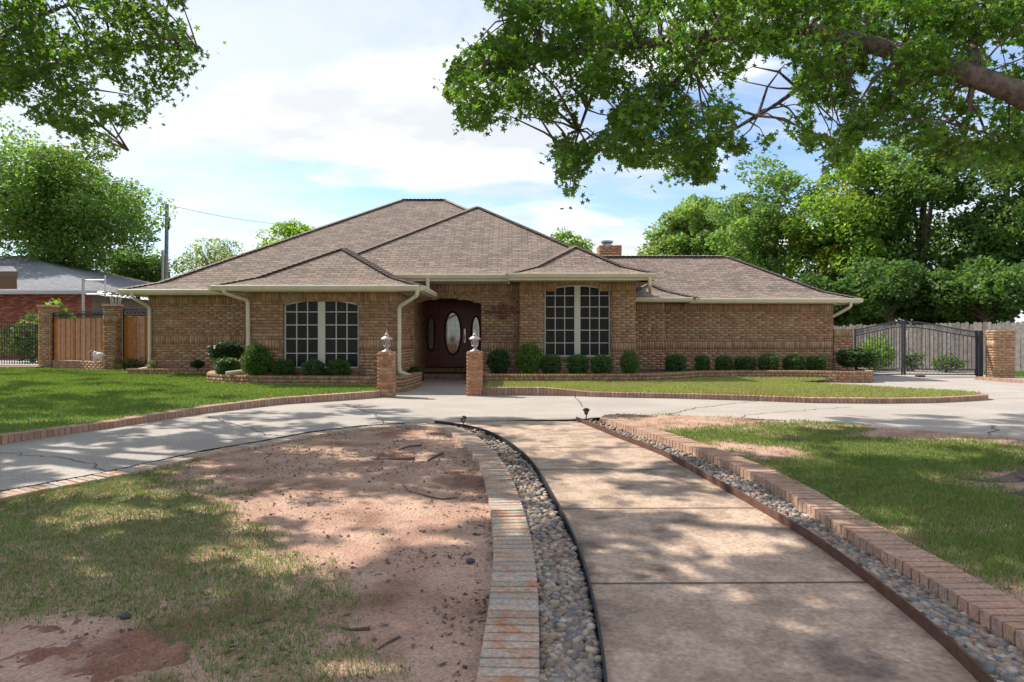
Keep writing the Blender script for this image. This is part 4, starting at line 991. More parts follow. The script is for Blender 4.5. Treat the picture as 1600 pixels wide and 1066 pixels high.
for i, (a, b) in enumerate([(1038, 1074), (1084, 1113), (1114, 1147), (1147, 1182), (1183, 1220), (1222, 1259), (1259, 1291)]):
    bush(a + 1.5 + i % 3, b - 2 - (i * 2) % 3, 554 + (i * 5) % 4, 582, 19.4, 'box', 'clipped boxwood in front of the right wing, ' + ['first', 'second', 'third', 'fourth', 'fifth', 'sixth', 'seventh'][i] + ' from the bay', i)
bush(1310, 1366, 545, 573, 19.6, 'box', 'wide flat topped shrub on a bare stem at the right planter end', 1, deep=.5)

# path lights
for (x, yb, yt, lab) in ((724, 670, 649, 'small black path light standing in the left gravel strip'), (916, 657, 637, 'small black path light standing in the right gravel strip')):
    a = pg(x, yb); s = a[1] / F; H = (yb - yt) * s; root = thing('path_light', lab, 'path light', a, 'path lights by the walkway'); k = H / .21
    mb = MB(); mb.tube([(0, 0, -.05), (0, 0, .10 * k)], .009 * k, 6); mb.build('stake', M['black'], root)
    mb = MB(); mb.lathe([(.012 * k, .09 * k), (.03 * k, .11 * k), (.042 * k, .17 * k)], n=8); mb.build('lens', M['glass'], root)
    mb = MB()
    for q in range(6): mb.tube([(.02 * k * math.cos(q * 1.047), .02 * k * math.sin(q * 1.047), .095 * k), (.046 * k * math.cos(q * 1.047), .046 * k * math.sin(q * 1.047), .17 * k)], .005 * k, 4)
    mb.lathe([(0, .205 * k), (.03 * k, .20 * k), (.062 * k, .175 * k), (.06 * k, .165 * k), (0, .166 * k)], n=10); mb.build('cap', M['black'], root)

# ------------------------------------------------------------------ right gate, pier and board fence
def scroll_band(mb, p0, p1, z0a, z0b, hgt, n, rad=.007):
    p0 = Vector((*p0, 0)); p1 = Vector((*p1, 0))
    for i in range(n):
        t = (i + .5) / n; c = p0.lerp(p1, t); zc_ = z0a + (z0b - z0a) * t + hgt / 2; u = (p1 - p0).normalized(); rr_ = hgt * .46
        mb.tube([c + u * rr_ * math.cos(q * .7) * (1 - .06 * q) + Vector((0, 0, zc_ + rr_ * math.sin(q * .7) * (1 - .06 * q))) for q in range(12)], rad, 4, False)
def gate_leaf(p0, p1, ztop0, ztop1, label, arch):
    root = thing('gate_leaf', label, 'gate', (*p0, 0), 'two leaves of the driveway gate'); a = Vector((*p0, 0)); b = Vector((*p1, 0)); u = (b - a); L = u.length; u.normalize(); N = 12
    def zt(t): return ztop0 + (ztop1 - ztop0) * (t * t * (3 - 2 * t) * .55 + .45 * math.sin(t * math.pi / 2) if ztop1 > ztop0 else 1 - ((1 - t) ** 2 * (3 - 2 * (1 - t)) * .55 + .45 * math.sin((1 - t) * math.pi / 2)))
    fr = MB(); top = [a + u * L * i / N + Vector((0, 0, zt(i / N))) for i in range(N + 1)]; fr.tube(top, .022, 6); fr.tube([p - Vector((0, 0, .17)) for p in top], .018, 6)
    for z in (.07, .23): fr.tube([a + Vector((0, 0, z)), b + Vector((0, 0, z))], .02, 6)
    for p, z in ((a, zt(0)), (b, zt(1))): fr.obox(p - u * .025 + Vector((0, -.025, .04)), u * .05, (0, .05, 0), (0, 0, z))
    put(fr.build('gate_frame', M['iron']), root)
    n = 17
    for i in range(1, n):
        t = i / n; p = a + u * L * t; m_ = MB(); m_.box(p.x - .008, p.x + .008, p.y - .008, p.y + .008, .23, zt(t) - .17); put(m_.build('picket', M['iron']), root)
    sc = MB()
    for i in range(12): t = (i + .5) / 12; q = a + u * L * t; scroll_band(sc, (q - u * .09)[:2], (q + u * .09)[:2], zt(t) - .16, zt(t) - .16, .14, 2)
    scroll_band(sc, p0, p1, .08, .08, .13, 18); put(sc.build('scrollwork', M['iron']), root)
gate_leaf((10.55, 20.65), (12.42, 21.4), 1.47, 1.74, 'left leaf of the black iron driveway gate beside the house', 1)
gate_leaf((12.50, 21.4), (14.60, 21.15), 1.74, 1.42, 'right leaf of the black iron driveway gate beside the brick pier', 1)
mb = MB(); mb.box(14.62, 14.76, 21.05, 21.19, 0, 1.45); tag(mb.build('gate_post', M['iron']), 'dark steel hinge post between gate and right brick pier', 'post')
mb = MB(); mb.box(12.62, 12.86, 20.9, 21.05, 0, .06); tag(mb.build('gate_stop', M['rust']), 'small dark block on the drive below the iron gate', 'block')
def pier(x0, x1, y0, y1, z0, z1, label, seed, cap=0, pal=PAL):
    root = thing('brick_pier', label, 'pier', (0, 0, 0)); bw = Brickwork(pal, seed); n = int((z1 - z0) / .0762); R_ = []; z = z1; k = 0
    while z > z0 + .02:
        if k == 4: R_.append(('v', z, z - .254)); z -= .254
        else: R_.append(('s', z, z - .0762)); z -= .0762
        k += 1
    for p, q in (((x0, y0), (x1, y0)), ((x1, y0), (x1, y1)), ((x1, y1), (x0, y1)), ((x0, y1), (x0, y0))): bw.wall(p, q, z0, R_)
    bw.done('brickwork', root)
    mb = MB(); mb.box(x0 + .012, x1 - .012, y0 + .012, y1 - .012, z0, z1 - .004)
    mb.build('core', M['mortar'], root)
    if cap: mb = MB(); mb.box(x0 - cap, x1 + cap, y0 - cap, y1 + cap, z1, z1 + .07); mb.build('cap', M['borderR'], root)
    return root
pier(14.80, 15.45, 20.65, 21.0, 0, 1.46, 'sunlit brick pier at the right end of the driveway gate', 41)
fp = [(18.9, 20.3), (17.6, 22.2), (14.0, 27.5), (10.0, 33.4)]
fence = thing('board_fence', 'weathered grey dog eared board fence behind the driveway gate', 'fence', (0, 0, 0))
bv = []
for k in range(4):
    m_ = MB(); h = 1.76 + .02 * k - .03; w = .135; m_.prism([(0, 0, .03), (w, 0, .03), (w, 0, h - .04), (w - .035, 0, h), (.035, 0, h), (0, 0, h - .04)], (0, .02, 0)); me = m_.mesh('board'); me.materials.append(M['oldwood']); bv.append(me)
path = resample([(*p, 0) for p in fp], .142)
for i in range(len(path) - 1):
    d = path[i + 1] - path[i]; o = bpy.data.objects.new('board', bv[random.randrange(4)]); col.objects.link(o); o.parent = fence; o.location = path[i] + Vector((random.uniform(-.003, .003), random.uniform(-.008, .008), random.uniform(-.02, .02) - .015 * max(0, (path[i].y - 22) / 3))); o.rotation_euler = (0, random.uniform(-.006, .006), math.atan2(d.y, d.x) + math.pi * 0)
mb = MB(); 
for a, b in zip(fp[:-1], fp[1:]):
    for z in (.35, .95, 1.5): a3 = Vector((a[0] + .05, a[1] + .05, z)); mb.obox(a3, Vector((b[0] - a[0], b[1] - a[1], 0)), (.03, .03, 0), (0, 0, .08))
mb.build('rail', M['oldwood'], fence)
def leafy(name, c, rad, n, base, label, leaf=.10, seed=0, group=None, stems=7, cat='plant'):
    r = np.random.default_rng(seed); root = thing(name, label, cat, c, group)
    d = r.normal(size=(n, 3)); d /= np.linalg.norm(d, axis=1)[:, None]; P = d * (r.random(n) ** .4)[:, None] * np.array(rad) * (1 + .25 * np.sin(d[:, :1] * 5 + seed)) + np.array([0, 0, rad[2]])
    P[:, 2] = np.maximum(P[:, 2], .02); me = leaf_mesh('foliage', P, r.uniform(.6, 1.3, n) * leaf, leafcols(base, n, r, .35), r, up=.4); link('foliage', me, M['leaf'], root)
    mb = MB()
    for i in range(stems): q = r.uniform(0, 6.28); mb.tube([(0, 0, 0), (.3 * rad[0] * math.cos(q), .3 * rad[1] * math.sin(q), rad[2]), (.7 * rad[0] * math.cos(q), .7 * rad[1] * math.sin(q), rad[2] * 1.6)], [.012, .009, .004], 5)
    mb.build('stems', M['bark'], root); return root
leafy('leafy_shrub', (13.6, 25.2, 0), (.95, .7, .62), 1700, (.17, .30, .04), 'bright green shrub seen through the left gate leaf', .12, 1)
leafy('leafy_shrub', (15.4, 23.8, 0), (.6, .5, .32), 600, (.12, .20, .06), 'low loose plant behind the right gate leaf', .12, 2)
leafy('leafy_shrub', (14.6, 24.5, 0), (.35, .35, .38), 350, (.09, .16, .05), 'small dark plant behind the middle of the iron gate', .12, 3)
r = np.random.default_rng(8); X = r.uniform(15.5, 19, 5000); Y = r.uniform(20.9, 22.6, 5000); k = Y < 22.3 - (X - 17.5) * 1.4; X, Y = X[k], Y[k]
blades('kerb_grass', np.stack([X, Y, np.full(len(X), .01)], -1), r.uniform(.06, .16, len(X)), np.full(len(X), .014), gcol((.12, .22, .04), len(X), r), 'long grass at the foot of the board fence', .6, 9)

# ------------------------------------------------------------------ left side: piers, cedar panels, statue, iron fence
pier(-13.08, -12.68, 21.5, 21.85, .1, 2.24, 'dark brick pier nearest the house on the left', 51, .035, PAL * .8)  # brick palette evenly darkened for this pier
pier(-16.5, -16.06, 23.4, 23.8, .1, 2.30, 'brick pier at the left end of the cedar fence', 52, .035, PAL * .85)
lw2 = thing('low_wall', 'low brick wall carrying the cedar fence between two piers', 'wall'); bw = Brickwork(PAL * .75, 53)
bw.wall((-16.06, 23.45), (-13.08, 21.75), .05, [('s', .44 - i * .0762, .44 - (i + 1) * .0762) for i in range(6)]); bw.done('brickwork', lw2)
mb = MB(); mb.add([(-16.06, 23.46, .43), (-13.08, 21.76, .43), (-13.0, 21.95, .43), (-15.98, 23.65, .43)], [(0, 1, 2, 3)]); mb.build('coping', M['mortar'], lw2)
cbv = []
for k in range(3): cbv.append(brick_mesh('board', .148, .02, 1.0, M['cedar'], 300 + k))
def cedar_panel(name, p0, p1, z0, z1, label, cat):
    root = thing(name, label, cat, (0, 0, 0)); path = resample([(*p0, 0), (*p1, 0)], .152)
    for i in range(len(path) - 1):
        d = path[i + 1] - path[i]; o = bpy.data.objects.new('board', cbv[random.randrange(3)]); col.objects.link(o); o.parent = root; m_ = (path[i] + path[i + 1]) / 2
        nn = Vector((-d.y, d.x, 0)).normalized(); m_ = m_ + nn * (.02 * (i % 2)); o.location = (m_.x, m_.y, z0); o.rotation_euler = (0, 0, math.atan2(d.y, d.x)); o.scale = (1, 1, z1 - z0)
    fr = MB(); a = Vector((*p0, 0)); b = Vector((*p1, 0)); u = (b - a).normalized(); nn = Vector((u.y, -u.x, 0)) * .03
    for z in (z1 + .01, z1 + .21): fr.obox(a + nn + Vector((0, 0, z)), b - a, -nn * 1.4, (0, 0, .025))
    fr.obox(a + nn + Vector((0, 0, z0)), u * .03, -nn * 1.4, (0, 0, z1 - z0 + .23)); fr.obox(b - u * .03 + nn + Vector((0, 0, z0)), u * .03, -nn * 1.4, (0, 0, z1 - z0 + .23)); fr.build('metal_frame', M['black'], root)
    sc = MB(); n = int((b - a).length / .13); scroll_band(sc, p0, p1, z1 + .035, z1 + .035, .17, n, .009); scroll_band(sc, (a + u * .06)[:2], (b - u * .06)[:2], z1 + .035, z1 + .035, .12, n, .008); sc.build('scrollwork', M['black'], root)
cedar_panel('cedar_fence', (-16.06, 23.55), (-13.1, 21.85), .45, 1.88, 'cedar board fence panel with iron scroll top between the two left piers', 'fence')
cedar_panel('cedar_gate', (-12.66, 21.9), (-10.75, 21.7), .35, 1.92, 'cedar board gate with iron scroll top beside the house corner', 'gate')
leafy('leafy_shrub', (-11.9, 21.3, .12), (.75, .25, .25), 900, (.05, .085, .025), 'low dark hedge below the cedar gate', .07, 5)
leafy('leafy_shrub', (-10.3, 19.25, .31), (.16, .12, .14), 160, (.12, .19, .07), 'small pale flowering plant by the left downspout', .06, 6)
# garden statue: small sheep
st = thing('garden_statue', 'white sheep shaped garden statue with brown head on the low wall', 'statue', (-13.52, 21.93, .43)); st.scale = (.8, .8, .85)
def ell(mb, c, rad, n=10):
    pr = [(math.sin(math.pi * i / 8), -math.cos(math.pi * i / 8)) for i in range(9)]; vs = []; 
    for rr_, zz in pr:
        for k in range(n): q = 2 * math.pi * k / n; vs.append((c[0] + rad[0] * rr_ * math.cos(q), c[1] + rad[1] * rr_ * math.sin(q), c[2] + rad[2] * zz))
    mb.add(vs, [(i*n+k, i*n+(k+1)%n, (i+1)*n+(k+1)%n, (i+1)*n+k) for i in range(8) for k in range(n)])
mb = MB(); ell(mb, (.05, 0, .24), (.24, .13, .14)); ell(mb, (-.10, 0, .30), (.12, .11, .12)); ell(mb, (.28, 0, .32), (.04, .04, .07)); mb.build('body', M['white'], st, True)
for x in (-.10, .20):
    for y in (-.06, .06): mb = MB(); mb.tube([(x, y, 0), (x, y, .18)], [.03, .04], 7); mb.build('leg', M['white'], st, True)
mb = MB(); ell(mb, (-.24, -.02, .38), (.09, .075, .085)); ell(mb, (-.31, -.03, .35), (.05, .05, .045)); ell(mb, (-.19, -.10, .43), (.05, .025, .03)); ell(mb, (-.19, .07, .43), (.05, .025, .03)); mb.build('head', mat('statue_brown', (.22, .11, .09), (.5, .42, .4), 9, .7), st, True)
# neighbour's drive, edge and iron fence
mb = MB(); mb.poly([(-30, 22.9, .22), (-16.5, 23.3, .22), (-16.5, 40, .22), (-30, 40, .22)]); structure(mb.build('neighbour_drive', M['concrete']))
ne = thing('retaining_edge', 'low brick retaining edge with pale top at the far left lawn', 'wall'); bw = Brickwork(PAL * .8, 61); bw.wall((-24, 22.5), (-16.3, 23.0), 0, [('h', .24, .16)] + [('s', .16 - i * .0762, .16 - (i + 1) * .0762) for i in range(2)]); bw.done('brickwork', ne)
mb = MB(); mb.add([(-24, 22.51, .238), (-16.3, 23.01, .238), (-16.3, 23.35, .238), (-24, 23.0, .238)], [(0, 1, 2, 3)]); mb.build('coping', M['borderR'], ne)
ife = thing('iron_fence', 'black iron picket fence left of the brick pier', 'fence'); ia, ib = Vector((-21.5, 25.5, .22)), Vector((-16.6, 24.2, .22)); n = 42
for i in range(n + 1):
    p = ia.lerp(ib, i / n); m_ = MB(); m_.box(p.x - .009, p.x + .009, p.y - .009, p.y + .009, .25, 1.75); m_.build('picket', M['black'], ife)
mb = MB()
for z in (.4, 1.42, 1.62): mb.tube([ia + Vector((0, 0, z - .22)), ib + Vector((0, 0, z - .22))], .018, 5)
mb.build('rail', M['black'], ife); mb = MB(); p = ia.lerp(ib, .43); mb.box(p.x - .05, p.x + .05, p.y - .05, p.y + .05, .22, 1.85); mb.build('post', M['black'], ife)
leafy('leafy_shrub', (-19.3, 27.0, .2), (1.5, .8, .95), 2200, (.075, .14, .03), 'leafy shrub behind the iron fence at far left', .14, 7)
leafy('leafy_shrub', (-18.2, 26.8, 1.1), (.8, .6, .75), 900, (.16, .27, .04), 'bright yellow green fronds above the iron fence', .2, 8)

# neighbour's house
nh = thing('neighbour_house', 'red brick neighbour house with grey hipped roof at far left', 'house')
R = Roof(M['gshingle']); e0 = pd(-260, 452, 31); e1 = pd(152, 454, 31); zE = e1[2]; x1 = e1[0]; x0 = -48; y0 = 31; hw = 11; zi = zE + .9 * .34
zr = zi + 10.1 * .26
R.face([(x0, y0, zE), (x1, y0, zE), (x1 - .9, y0 + .9, zi), (x0, y0 + .9, zi)], (1,0,0)); R.face([(x0, y0 + .9, zi), (x1 - .9, y0 + .9, zi), (x1 - 11, y0 + 11, zr), (x0, y0 + 11, zr)], (1,0,0))
R.face([(x1, y0, zE), (x1, y0 + 22, zE), (x1 - .9, y0 + 21.1, zi), (x1 - .9, y0 + .9, zi)], (0,1,0)); R.face([(x1 - .9, y0 + .9, zi), (x1 - .9, y0 + 21.1, zi), (x1 - 11, y0 + 11, zr)], (0,1,0))
o = R.build('roof'); o.parent = nh
bw = Brickwork(PALR, 71); bw.wall((-30, y0 + .5), (x1 - .6, y0 + .5), 0, [('s', zE - .12 - i * .0762, zE - .12 - (i + 1) * .0762) for i in range(40)]); bw.done('brickwork', nh, M['nbrick'])
mb = MB(); mb.box(x0, x1, y0 - .02, y0 + .02, zE - .16, zE); mb.box(x0, x1, y0 + .02, y0 + .6, zE - .15, zE - .13); mb.build('fascia', M['galv'], nh)
mb = MB(); mb.box(-48, x1 - .7, y0 + .56, y0 + 12.5, 0, zE - .14); mb.build('core', M['mortar'], nh)
pe = thing('neighbour_porch_roof', 'brown eave corner of a nearer roof at the left picture edge', 'roof'); q0 = pd(27, 424, 25)
R = Roof(M['gshingle']); R.face([(-27, 25, q0[2]), (q0[0], 25, q0[2]), (q0[0] - .6, 25.6, q0[2] + .25), (-27, 25.6, q0[2] + .25)], (1,0,0)); o = R.build('roof'); o.parent = pe
mb = MB(); mb.box(-27, q0[0], 24.98, 25.04, q0[2] - .2, q0[2] - .005); mb.prism([(-27, 25.05, q0[2] - .2), (q0[0] - .05, 25.05, q0[2] - .2), (q0[0] - .45, 25.6, q0[2] - .62), (-27, 25.6, q0[2] - .62)], (0, 0, .02)); mb.build('fascia', M['brownpaint'], pe)

sh = thing('white_shed', 'pale wall of an outbuilding behind the left brick pier', 'shed'); a = pd(128, 468, 36); b = pd(186, 468, 36)
mb = MB(); mb.box(a[0], b[0], 36, 39, 0, a[2]); mb.build('wall', M['white'], sh); mb = MB(); mb.box(a[0] - .1, b[0] + .1, 35.9, 39.1, a[2], a[2] + .06); mb.build('roof', M['galv'], sh)
# basketball goal seen from the side
bg_ = thing('basketball_goal', 'basketball goal seen side on above the cedar fence', 'basketball goal'); D = 27
mb = MB(); t = pd(130, 434, D); mb.tube([(t[0], D, 0), (t[0], D, t[2])], .055, 8); mb.build('pole', M['galv'], bg_)
mb = MB(); u = pd(163, 438, D); l = pd(163, 460, D); mb.tube([(t[0], D, u[2]), (u[0], D, u[2])], .035, 6); mb.tube([(t[0], D, l[2]), (u[0], D, l[2])], .035, 6); mb.build('arm', M['galv'], bg_)
mb = MB(); u0 = pd(163, 432, D); u1 = pd(163, 463, D); rv = Vector((u0[0] / D, 1, 0)).normalized(); mb.obox(Vector((u0[0], D, u1[2])) - rv * .6, rv * 1.2, Vector((rv.y, -rv.x, 0)) * .06, (0, 0, u0[2] - u1[2])); mb.build('backboard', M['white'], bg_)
mb = MB(); c = pd(181, 460, D); mb.tube([(c[0] + .23 * math.cos(q * .4), D + .23 * math.sin(q * .4), c[2]) for q in range(17)], .012, 5); mb.build('rim', M['redorn'], bg_)
mb = MB()
for q in range(10): mb.tube([(c[0] + .23 * math.cos(q * .628), D + .23 * math.sin(q * .628), c[2]), (c[0] + .15 * math.cos(q * .628 + .3), D + .15 * math.sin(q * .628 + .3), c[2] - .42)], .008, 4)
mb.build('net', M['white'], bg_)
# utility pole and wires
up_ = thing('utility_pole', 'weathered wooden utility pole behind the left roof', 'utility pole'); D = 46
b = pd(258, 450, D); t = pd(261, 319, D); mb = MB(); mb.tube([(b[0], D, 0), (t[0], D, t[2])], [.17, .12], 10); mb.build('pole', M['pole'], up_)
mb = MB(); q = pd(257, 432, D); mb.tube([(q[0] - .02, D - .2, 0), (q[0] - .02, D - .2, pd(257, 392, D)[2])], .09, 8); mb.build('conduit', M['galv'], up_)
mb = MB(); q = pd(252, 326, D); mb.tube([(t[0], D, q[2]), (q[0], D - .1, q[2] + .1), (q[0], D - .1, q[2] - .4)], .05, 6); q2 = pd(264, 352, D); mb.tube([(q2[0], D, q2[2] + .3), (q2[0], D, q2[2] - .3)], .06, 6); mb.build('insulator', M['black'], up_)
def wire(p, q, sag, label, rad=.012):
    a = Vector(p); b = Vector(q); mb = MB(); mb.tube([a.lerp(b, i / 16) - Vector((0, 0, sag * 4 * (i / 16) * (1 - i / 16))) for i in range(17)], rad, 4); tag(mb.build('power_wire', M['wire']), label, 'wire')
wire(pd(261, 320, 46), pd(470, 352, 70), .3, 'thin overhead wire running right from the utility pole top', .02)
wire(pd(261, 322, 46), pd(-60, 321, 44), .3, 'thin overhead wire running left from the utility pole top', .014)
wire(pd(258, 418, 46), pd(60, 417, 40), .2, 'lower cable running left from the utility pole', .022)

# ------------------------------------------------------------------ trees
def limb(mb, pts, r0, r1, n=8): mb.tube([Vector(p) for p in pts], [r0 + (r1 - r0) * i / (len(pts) - 1) for i in range(len(pts))], n)
def far_tree(label, px, ytop, ybot, D, rpx, base, seed, n=9000, leaf=.30, group='trees behind the houses', trunk=True, squash=1.0, yel=None):
    r = np.random.default_rng(seed); s = D / F; cx = (px - 800) * s; zt = CH + (HZ - ytop) * s; zb = max(.6, CH + (HZ - ybot) * s); R = rpx * s; H = zt - zb
    root = thing('tree', label, 'tree', (cx, D, 0), group); nc = 60
    u = r.normal(size=(nc, 3)); u /= np.linalg.norm(u, axis=1)[:, None]; C = u * (r.random(nc) ** .33)[:, None] * np.array([R * .8, R * .8 * squash, H * .40]) + np.array([0, 0, zb + H * .52])
    n = int(n * 1.7); leaf = leaf * .78; w = r.integers(0, nc, n); cr = R * r.uniform(.20, .36, nc); e = r.normal(size=(n, 3)); e /= np.linalg.norm(e, axis=1)[:, None]
    P = C[w] + e * (r.uniform(.55, 1.0, n) * cr[w])[:, None] * np.array([1, 1, .75]); cc = leafcols(np.array(base) * 1.75, n, r, .3, .25) * r.uniform(.75, 1.3, nc)[w][:, None]
    if yel is not None: k = r.random(nc) < .22; kk = k[w]; cc[kk] = leafcols(yel, kk.sum(), r, .2)
    link('crown', leaf_mesh('crown', P, r.uniform(.6, 1.3, n) * leaf, cc, r, up=.35), M['leaf'], root)
    mb = MB(); mb.tube([(0, 0, -.1), (.1, 0, zb * .6 + .5), (-.1, .1, zb + H * .35), (.1, 0, zb + H * .75)], [R * .07 + .06, R * .055 + .05, R * .035, .03], 8); mb.build('trunk', M['bark'], root)
    mb = MB()
    for i in range(16):
        c = C[i]; z0 = zb + (c[2] - zb) * .35; limb(mb, [(0, 0, z0), (c[0] * .5, c[1] * .5, z0 + (c[2] - z0) * .7), tuple(c)], R * .025 + .02, .015, 5)
    mb.build('branches', M['bark'], root)
GRN = (.085, .15, .035)
far_tree('large spreading tree behind the grey roofed neighbour house', 85, 195, 440, 42, 165, (.075, .14, .032), 1, 26000, .30)
far_tree('dark tree low between neighbour house and utility pole', 215, 385, 470, 52, 70, (.06, .12, .03), 2, 5000, .34)
far_tree('grey green airy tree right of the utility pole', 335, 372, 450, 60, 60, (.13, .18, .085), 3, 2600, .30)
far_tree('bright green treetop behind the left roof slope', 452, 342, 430, 56, 52, (.12, .21, .03), 4, 4000, .34)
far_tree('small treetop left of the chimney behind the roof', 885, 358, 430, 58, 48, (.11, .19, .04), 5, 3200, .34)
far_tree('pale green tree just right of the chimney', 1075, 300, 470, 50, 78, (.115, .185, .06), 6, 11000, .36, 'trees behind the right fence')
far_tree('tall green tree behind the right wing ridge end', 1215, 236, 530, 42, 112, (.085, .155, .045), 7, 13000, .32, 'trees behind the right fence')
far_tree('tree with yellow green branches behind the right hip', 1325, 212, 530, 38, 108, (.10, .175, .03), 8, 13000, .30, 'trees behind the right fence', yel=(.24, .30, .025))
far_tree('rounded green tree between the pale tree and the tall tree', 1148, 292, 500, 46, 72, (.095, .17, .05), 16, 9000, .34, 'trees behind the right fence')
far_tree('dense tree behind the middle of the iron gate', 1440, 195, 530, 36, 122, (.075, .14, .035), 9, 15000, .30, 'trees behind the right fence')
far_tree('dense tree at the far right above the board fence', 1575, 185, 530, 34, 125, (.07, .135, .035), 10, 15000, .30, 'trees behind the right fence')
far_tree('low dark tree close behind the gate fence', 1390, 400, 515, 33, 80, (.05, .10, .03), 11, 7000, .26, 'trees behind the right fence')
far_tree('low dark tree behind the right part of the board fence', 1540, 400, 510, 31, 95, (.055, .11, .03), 12, 8000, .26, 'trees behind the right fence')
far_tree('low dark bushy growth behind the left gate leaf', 1345, 455, 530, 36, 70, (.045, .09, .026), 14, 6000, .26, 'trees behind the right fence')
far_tree('low bushy growth above the right end of the board fence', 1480, 450, 530, 35, 75, (.05, .10, .03), 15, 6000, .26, 'trees behind the right fence')
far_tree('small dark tree beside the right end of the house', 1280, 420, 530, 34, 60, (.04, .085, .025), 13, 5000, .26, 'trees behind the right fence')

# two big yard trees whose trunks stand outside the picture and whose crowns reach into it
polyR = [(762, -40), (750, 70), (715, 70), (693, 145), (725, 205), (790, 205), (845, 178), (868, 225), (868, 288), (888, 312), (912, 280), (935, 228), (945, 245), (990, 262), (1035, 262), (1038, 292), (1075, 298), (1122, 278), (1118, 225), (1150, 245), (1195, 235), (1225, 200), (1262, 240), (1290, 275), (1318, 268), (1350, 215), (1400, 228), (1450, 250), (1520, 262), (1640, 270), (1640, -40)]
holesR = [[(1145, 130), (1180, 80), (1240, 95), (1238, 150), (1205, 175), (1165, 175)], [(1160, 180), (1215, 165), (1225, 195), (1170, 232)], [(900, 175), (925, 150), (960, 160), (935, 215), (915, 225)], [(1335, 110), (1365, 130), (1355, 150), (1330, 140)], [(1540, 70), (1600, 70), (1600, 100), (1550, 95)], [(1275, 165), (1320, 180), (1300, 215), (1270, 205)]]
polyL = [(-40, -40), (285, -40), (292, 20), (290, 60), (330, 85), (325, 105), (295, 120), (298, 180), (250, 165), (215, 208), (170, 190), (130, 215), (60, 190), (-40, 170)]
holesL = [[(150, 120), (190, 130), (185, 165), (160, 160)], [(0, 165), (40, 165), (30, 195), (0, 195)]]
LIT = [(600, 803, 165, 20), (500, 868, 110, 16), (560, 1040, 95, 22), (640, 845, 90, 12), (1040, 790, 130, 10), (1150, 850, 120, 16), (980, 745, 60, 7), (1370, 722, 150, 14), (1120, 700, 60, 7), (860, 800, 40, 10), (150, 800, 60, 12), (230, 770, 50, 8), (60, 602, 90, 5), (150, 618, 110, 5), (300, 640, 60, 4), (160, 586, 140, 4), (420, 612, 90, 4), (290, 672, 30, 3), (255, 697, 28, 3), (440, 650, 30, 3), (360, 690, 25, 3), (1010, 672, 40, 4), (1500, 700, 90, 6), (1250, 975, 60, 14), (330, 930, 60, 10), (1560, 760, 60, 10)]
def lit_mask(x, y):
    m_ = (y < 655) & (x > 640 - (655 - y) * .2) & (y < 646 + (x < 1330) * 6)
    m_ |= (y < 632) & (x > 600)
    for cx, cy, rx, ry in LIT: m_ |= ((x - cx) / rx) ** 2 + ((y - cy) / ry) ** 2 < 1
    return m_
def shadow_px(P):
    h = P[:, 2] - g(np.clip(P[:, 1] - .45 * P[:, 2], 0, 30)); X = P[:, 0] + .8 * h; Y = P[:, 1] - .45 * h
    return X, Y, *proj(np.stack([X, Y, g(Y)], -1))
r = np.random.default_rng(77)
def clump_leaves(C, rad, per, r):
    n = len(C) * per; w = np.repeat(np.arange(len(C)), per); e = r.normal(size=(n, 3)); e /= np.linalg.norm(e, axis=1)[:, None]
    return C[w] + e * (r.random(n) ** .5 * np.repeat(rad, per))[:, None] * np.array([1, 1, .8]), w
def visible_part(poly, holes, n, Dlo, Dhi, r):
    x = r.uniform(-40, 1640, n * 6); y = r.uniform(-60, 320, n * 6); k = inpoly(x, y, poly)
    for h in holes: k &= ~inpoly(x, y, h)
    x, y = x[k][:n], y[k][:n]; D = r.uniform(Dlo, Dhi, len(x)); return np.stack([(x - 800) * D / F, D, CH + (HZ - y) * D / F], -1)
def inside(P, poly, holes):
    x, y = proj(P); k = inpoly(x, y, poly)
    for h in holes: k &= ~inpoly(x, y, h)
    return k
# visible crown of the right tree
CvR = visible_part(polyR, holesR, 520, 6.2, 9.0, r); PvR, wR = clump_leaves(CvR, r.uniform(.14, .32, len(CvR)), 84, r)
x, y = proj(PvR); ok = inside(PvR, polyR, holesR) | (r.random(len(PvR)) < .10); PvR = PvR[ok]; wR = wR[ok]
CvL = visible_part(polyL, holesL, 150, 8.0, 11.0, r); PvL, wL = clump_leaves(CvL, r.uniform(.20, .46, len(CvL)), 85, r)
ok = inside(PvL, polyL, holesL) | (r.random(len(PvL)) < .10); PvL = PvL[ok]; wL = wL[ok]
# unseen rest of both crowns, leaves placed along sun rays to shade chosen ground
def shade_crown(n, xr, yr, r, hr=(4.5, 9.5)):
    px = r.uniform(*xr, n); py = r.uniform(*yr, n) ; D = np.where(py > 673.6, F * 1.463 / (py - HZ + 23.1), F * CH / np.maximum(py - HZ, 1)); T = np.stack([(px - 800) * D / F, D, g(D)], -1)
    h = r.uniform(*hr, n); P = T + np.stack([-.8 * h, .45 * h, h], -1); x, y = proj(P); ok = (y < -25) | (x < -25) | (x > 1625); ok &= ~lit_mask(px, py); return P[ok]
Cs = np.concatenate([shade_crown(430, (-250, 1750), (655, 1200), r), shade_crown(240, (-200, 760), (600, 700), r, (5, 10)), shade_crown(260, (-150, 640), (585, 650), r, (6, 11)), shade_crown(120, (1300, 1750), (648, 700), r, (6, 12)), shade_crown(90, (640, 1000), (628, 660), r, (8, 13))])
Ps, ws = clump_leaves(Cs, r.uniform(.22, .5, len(Cs)), 46, r)
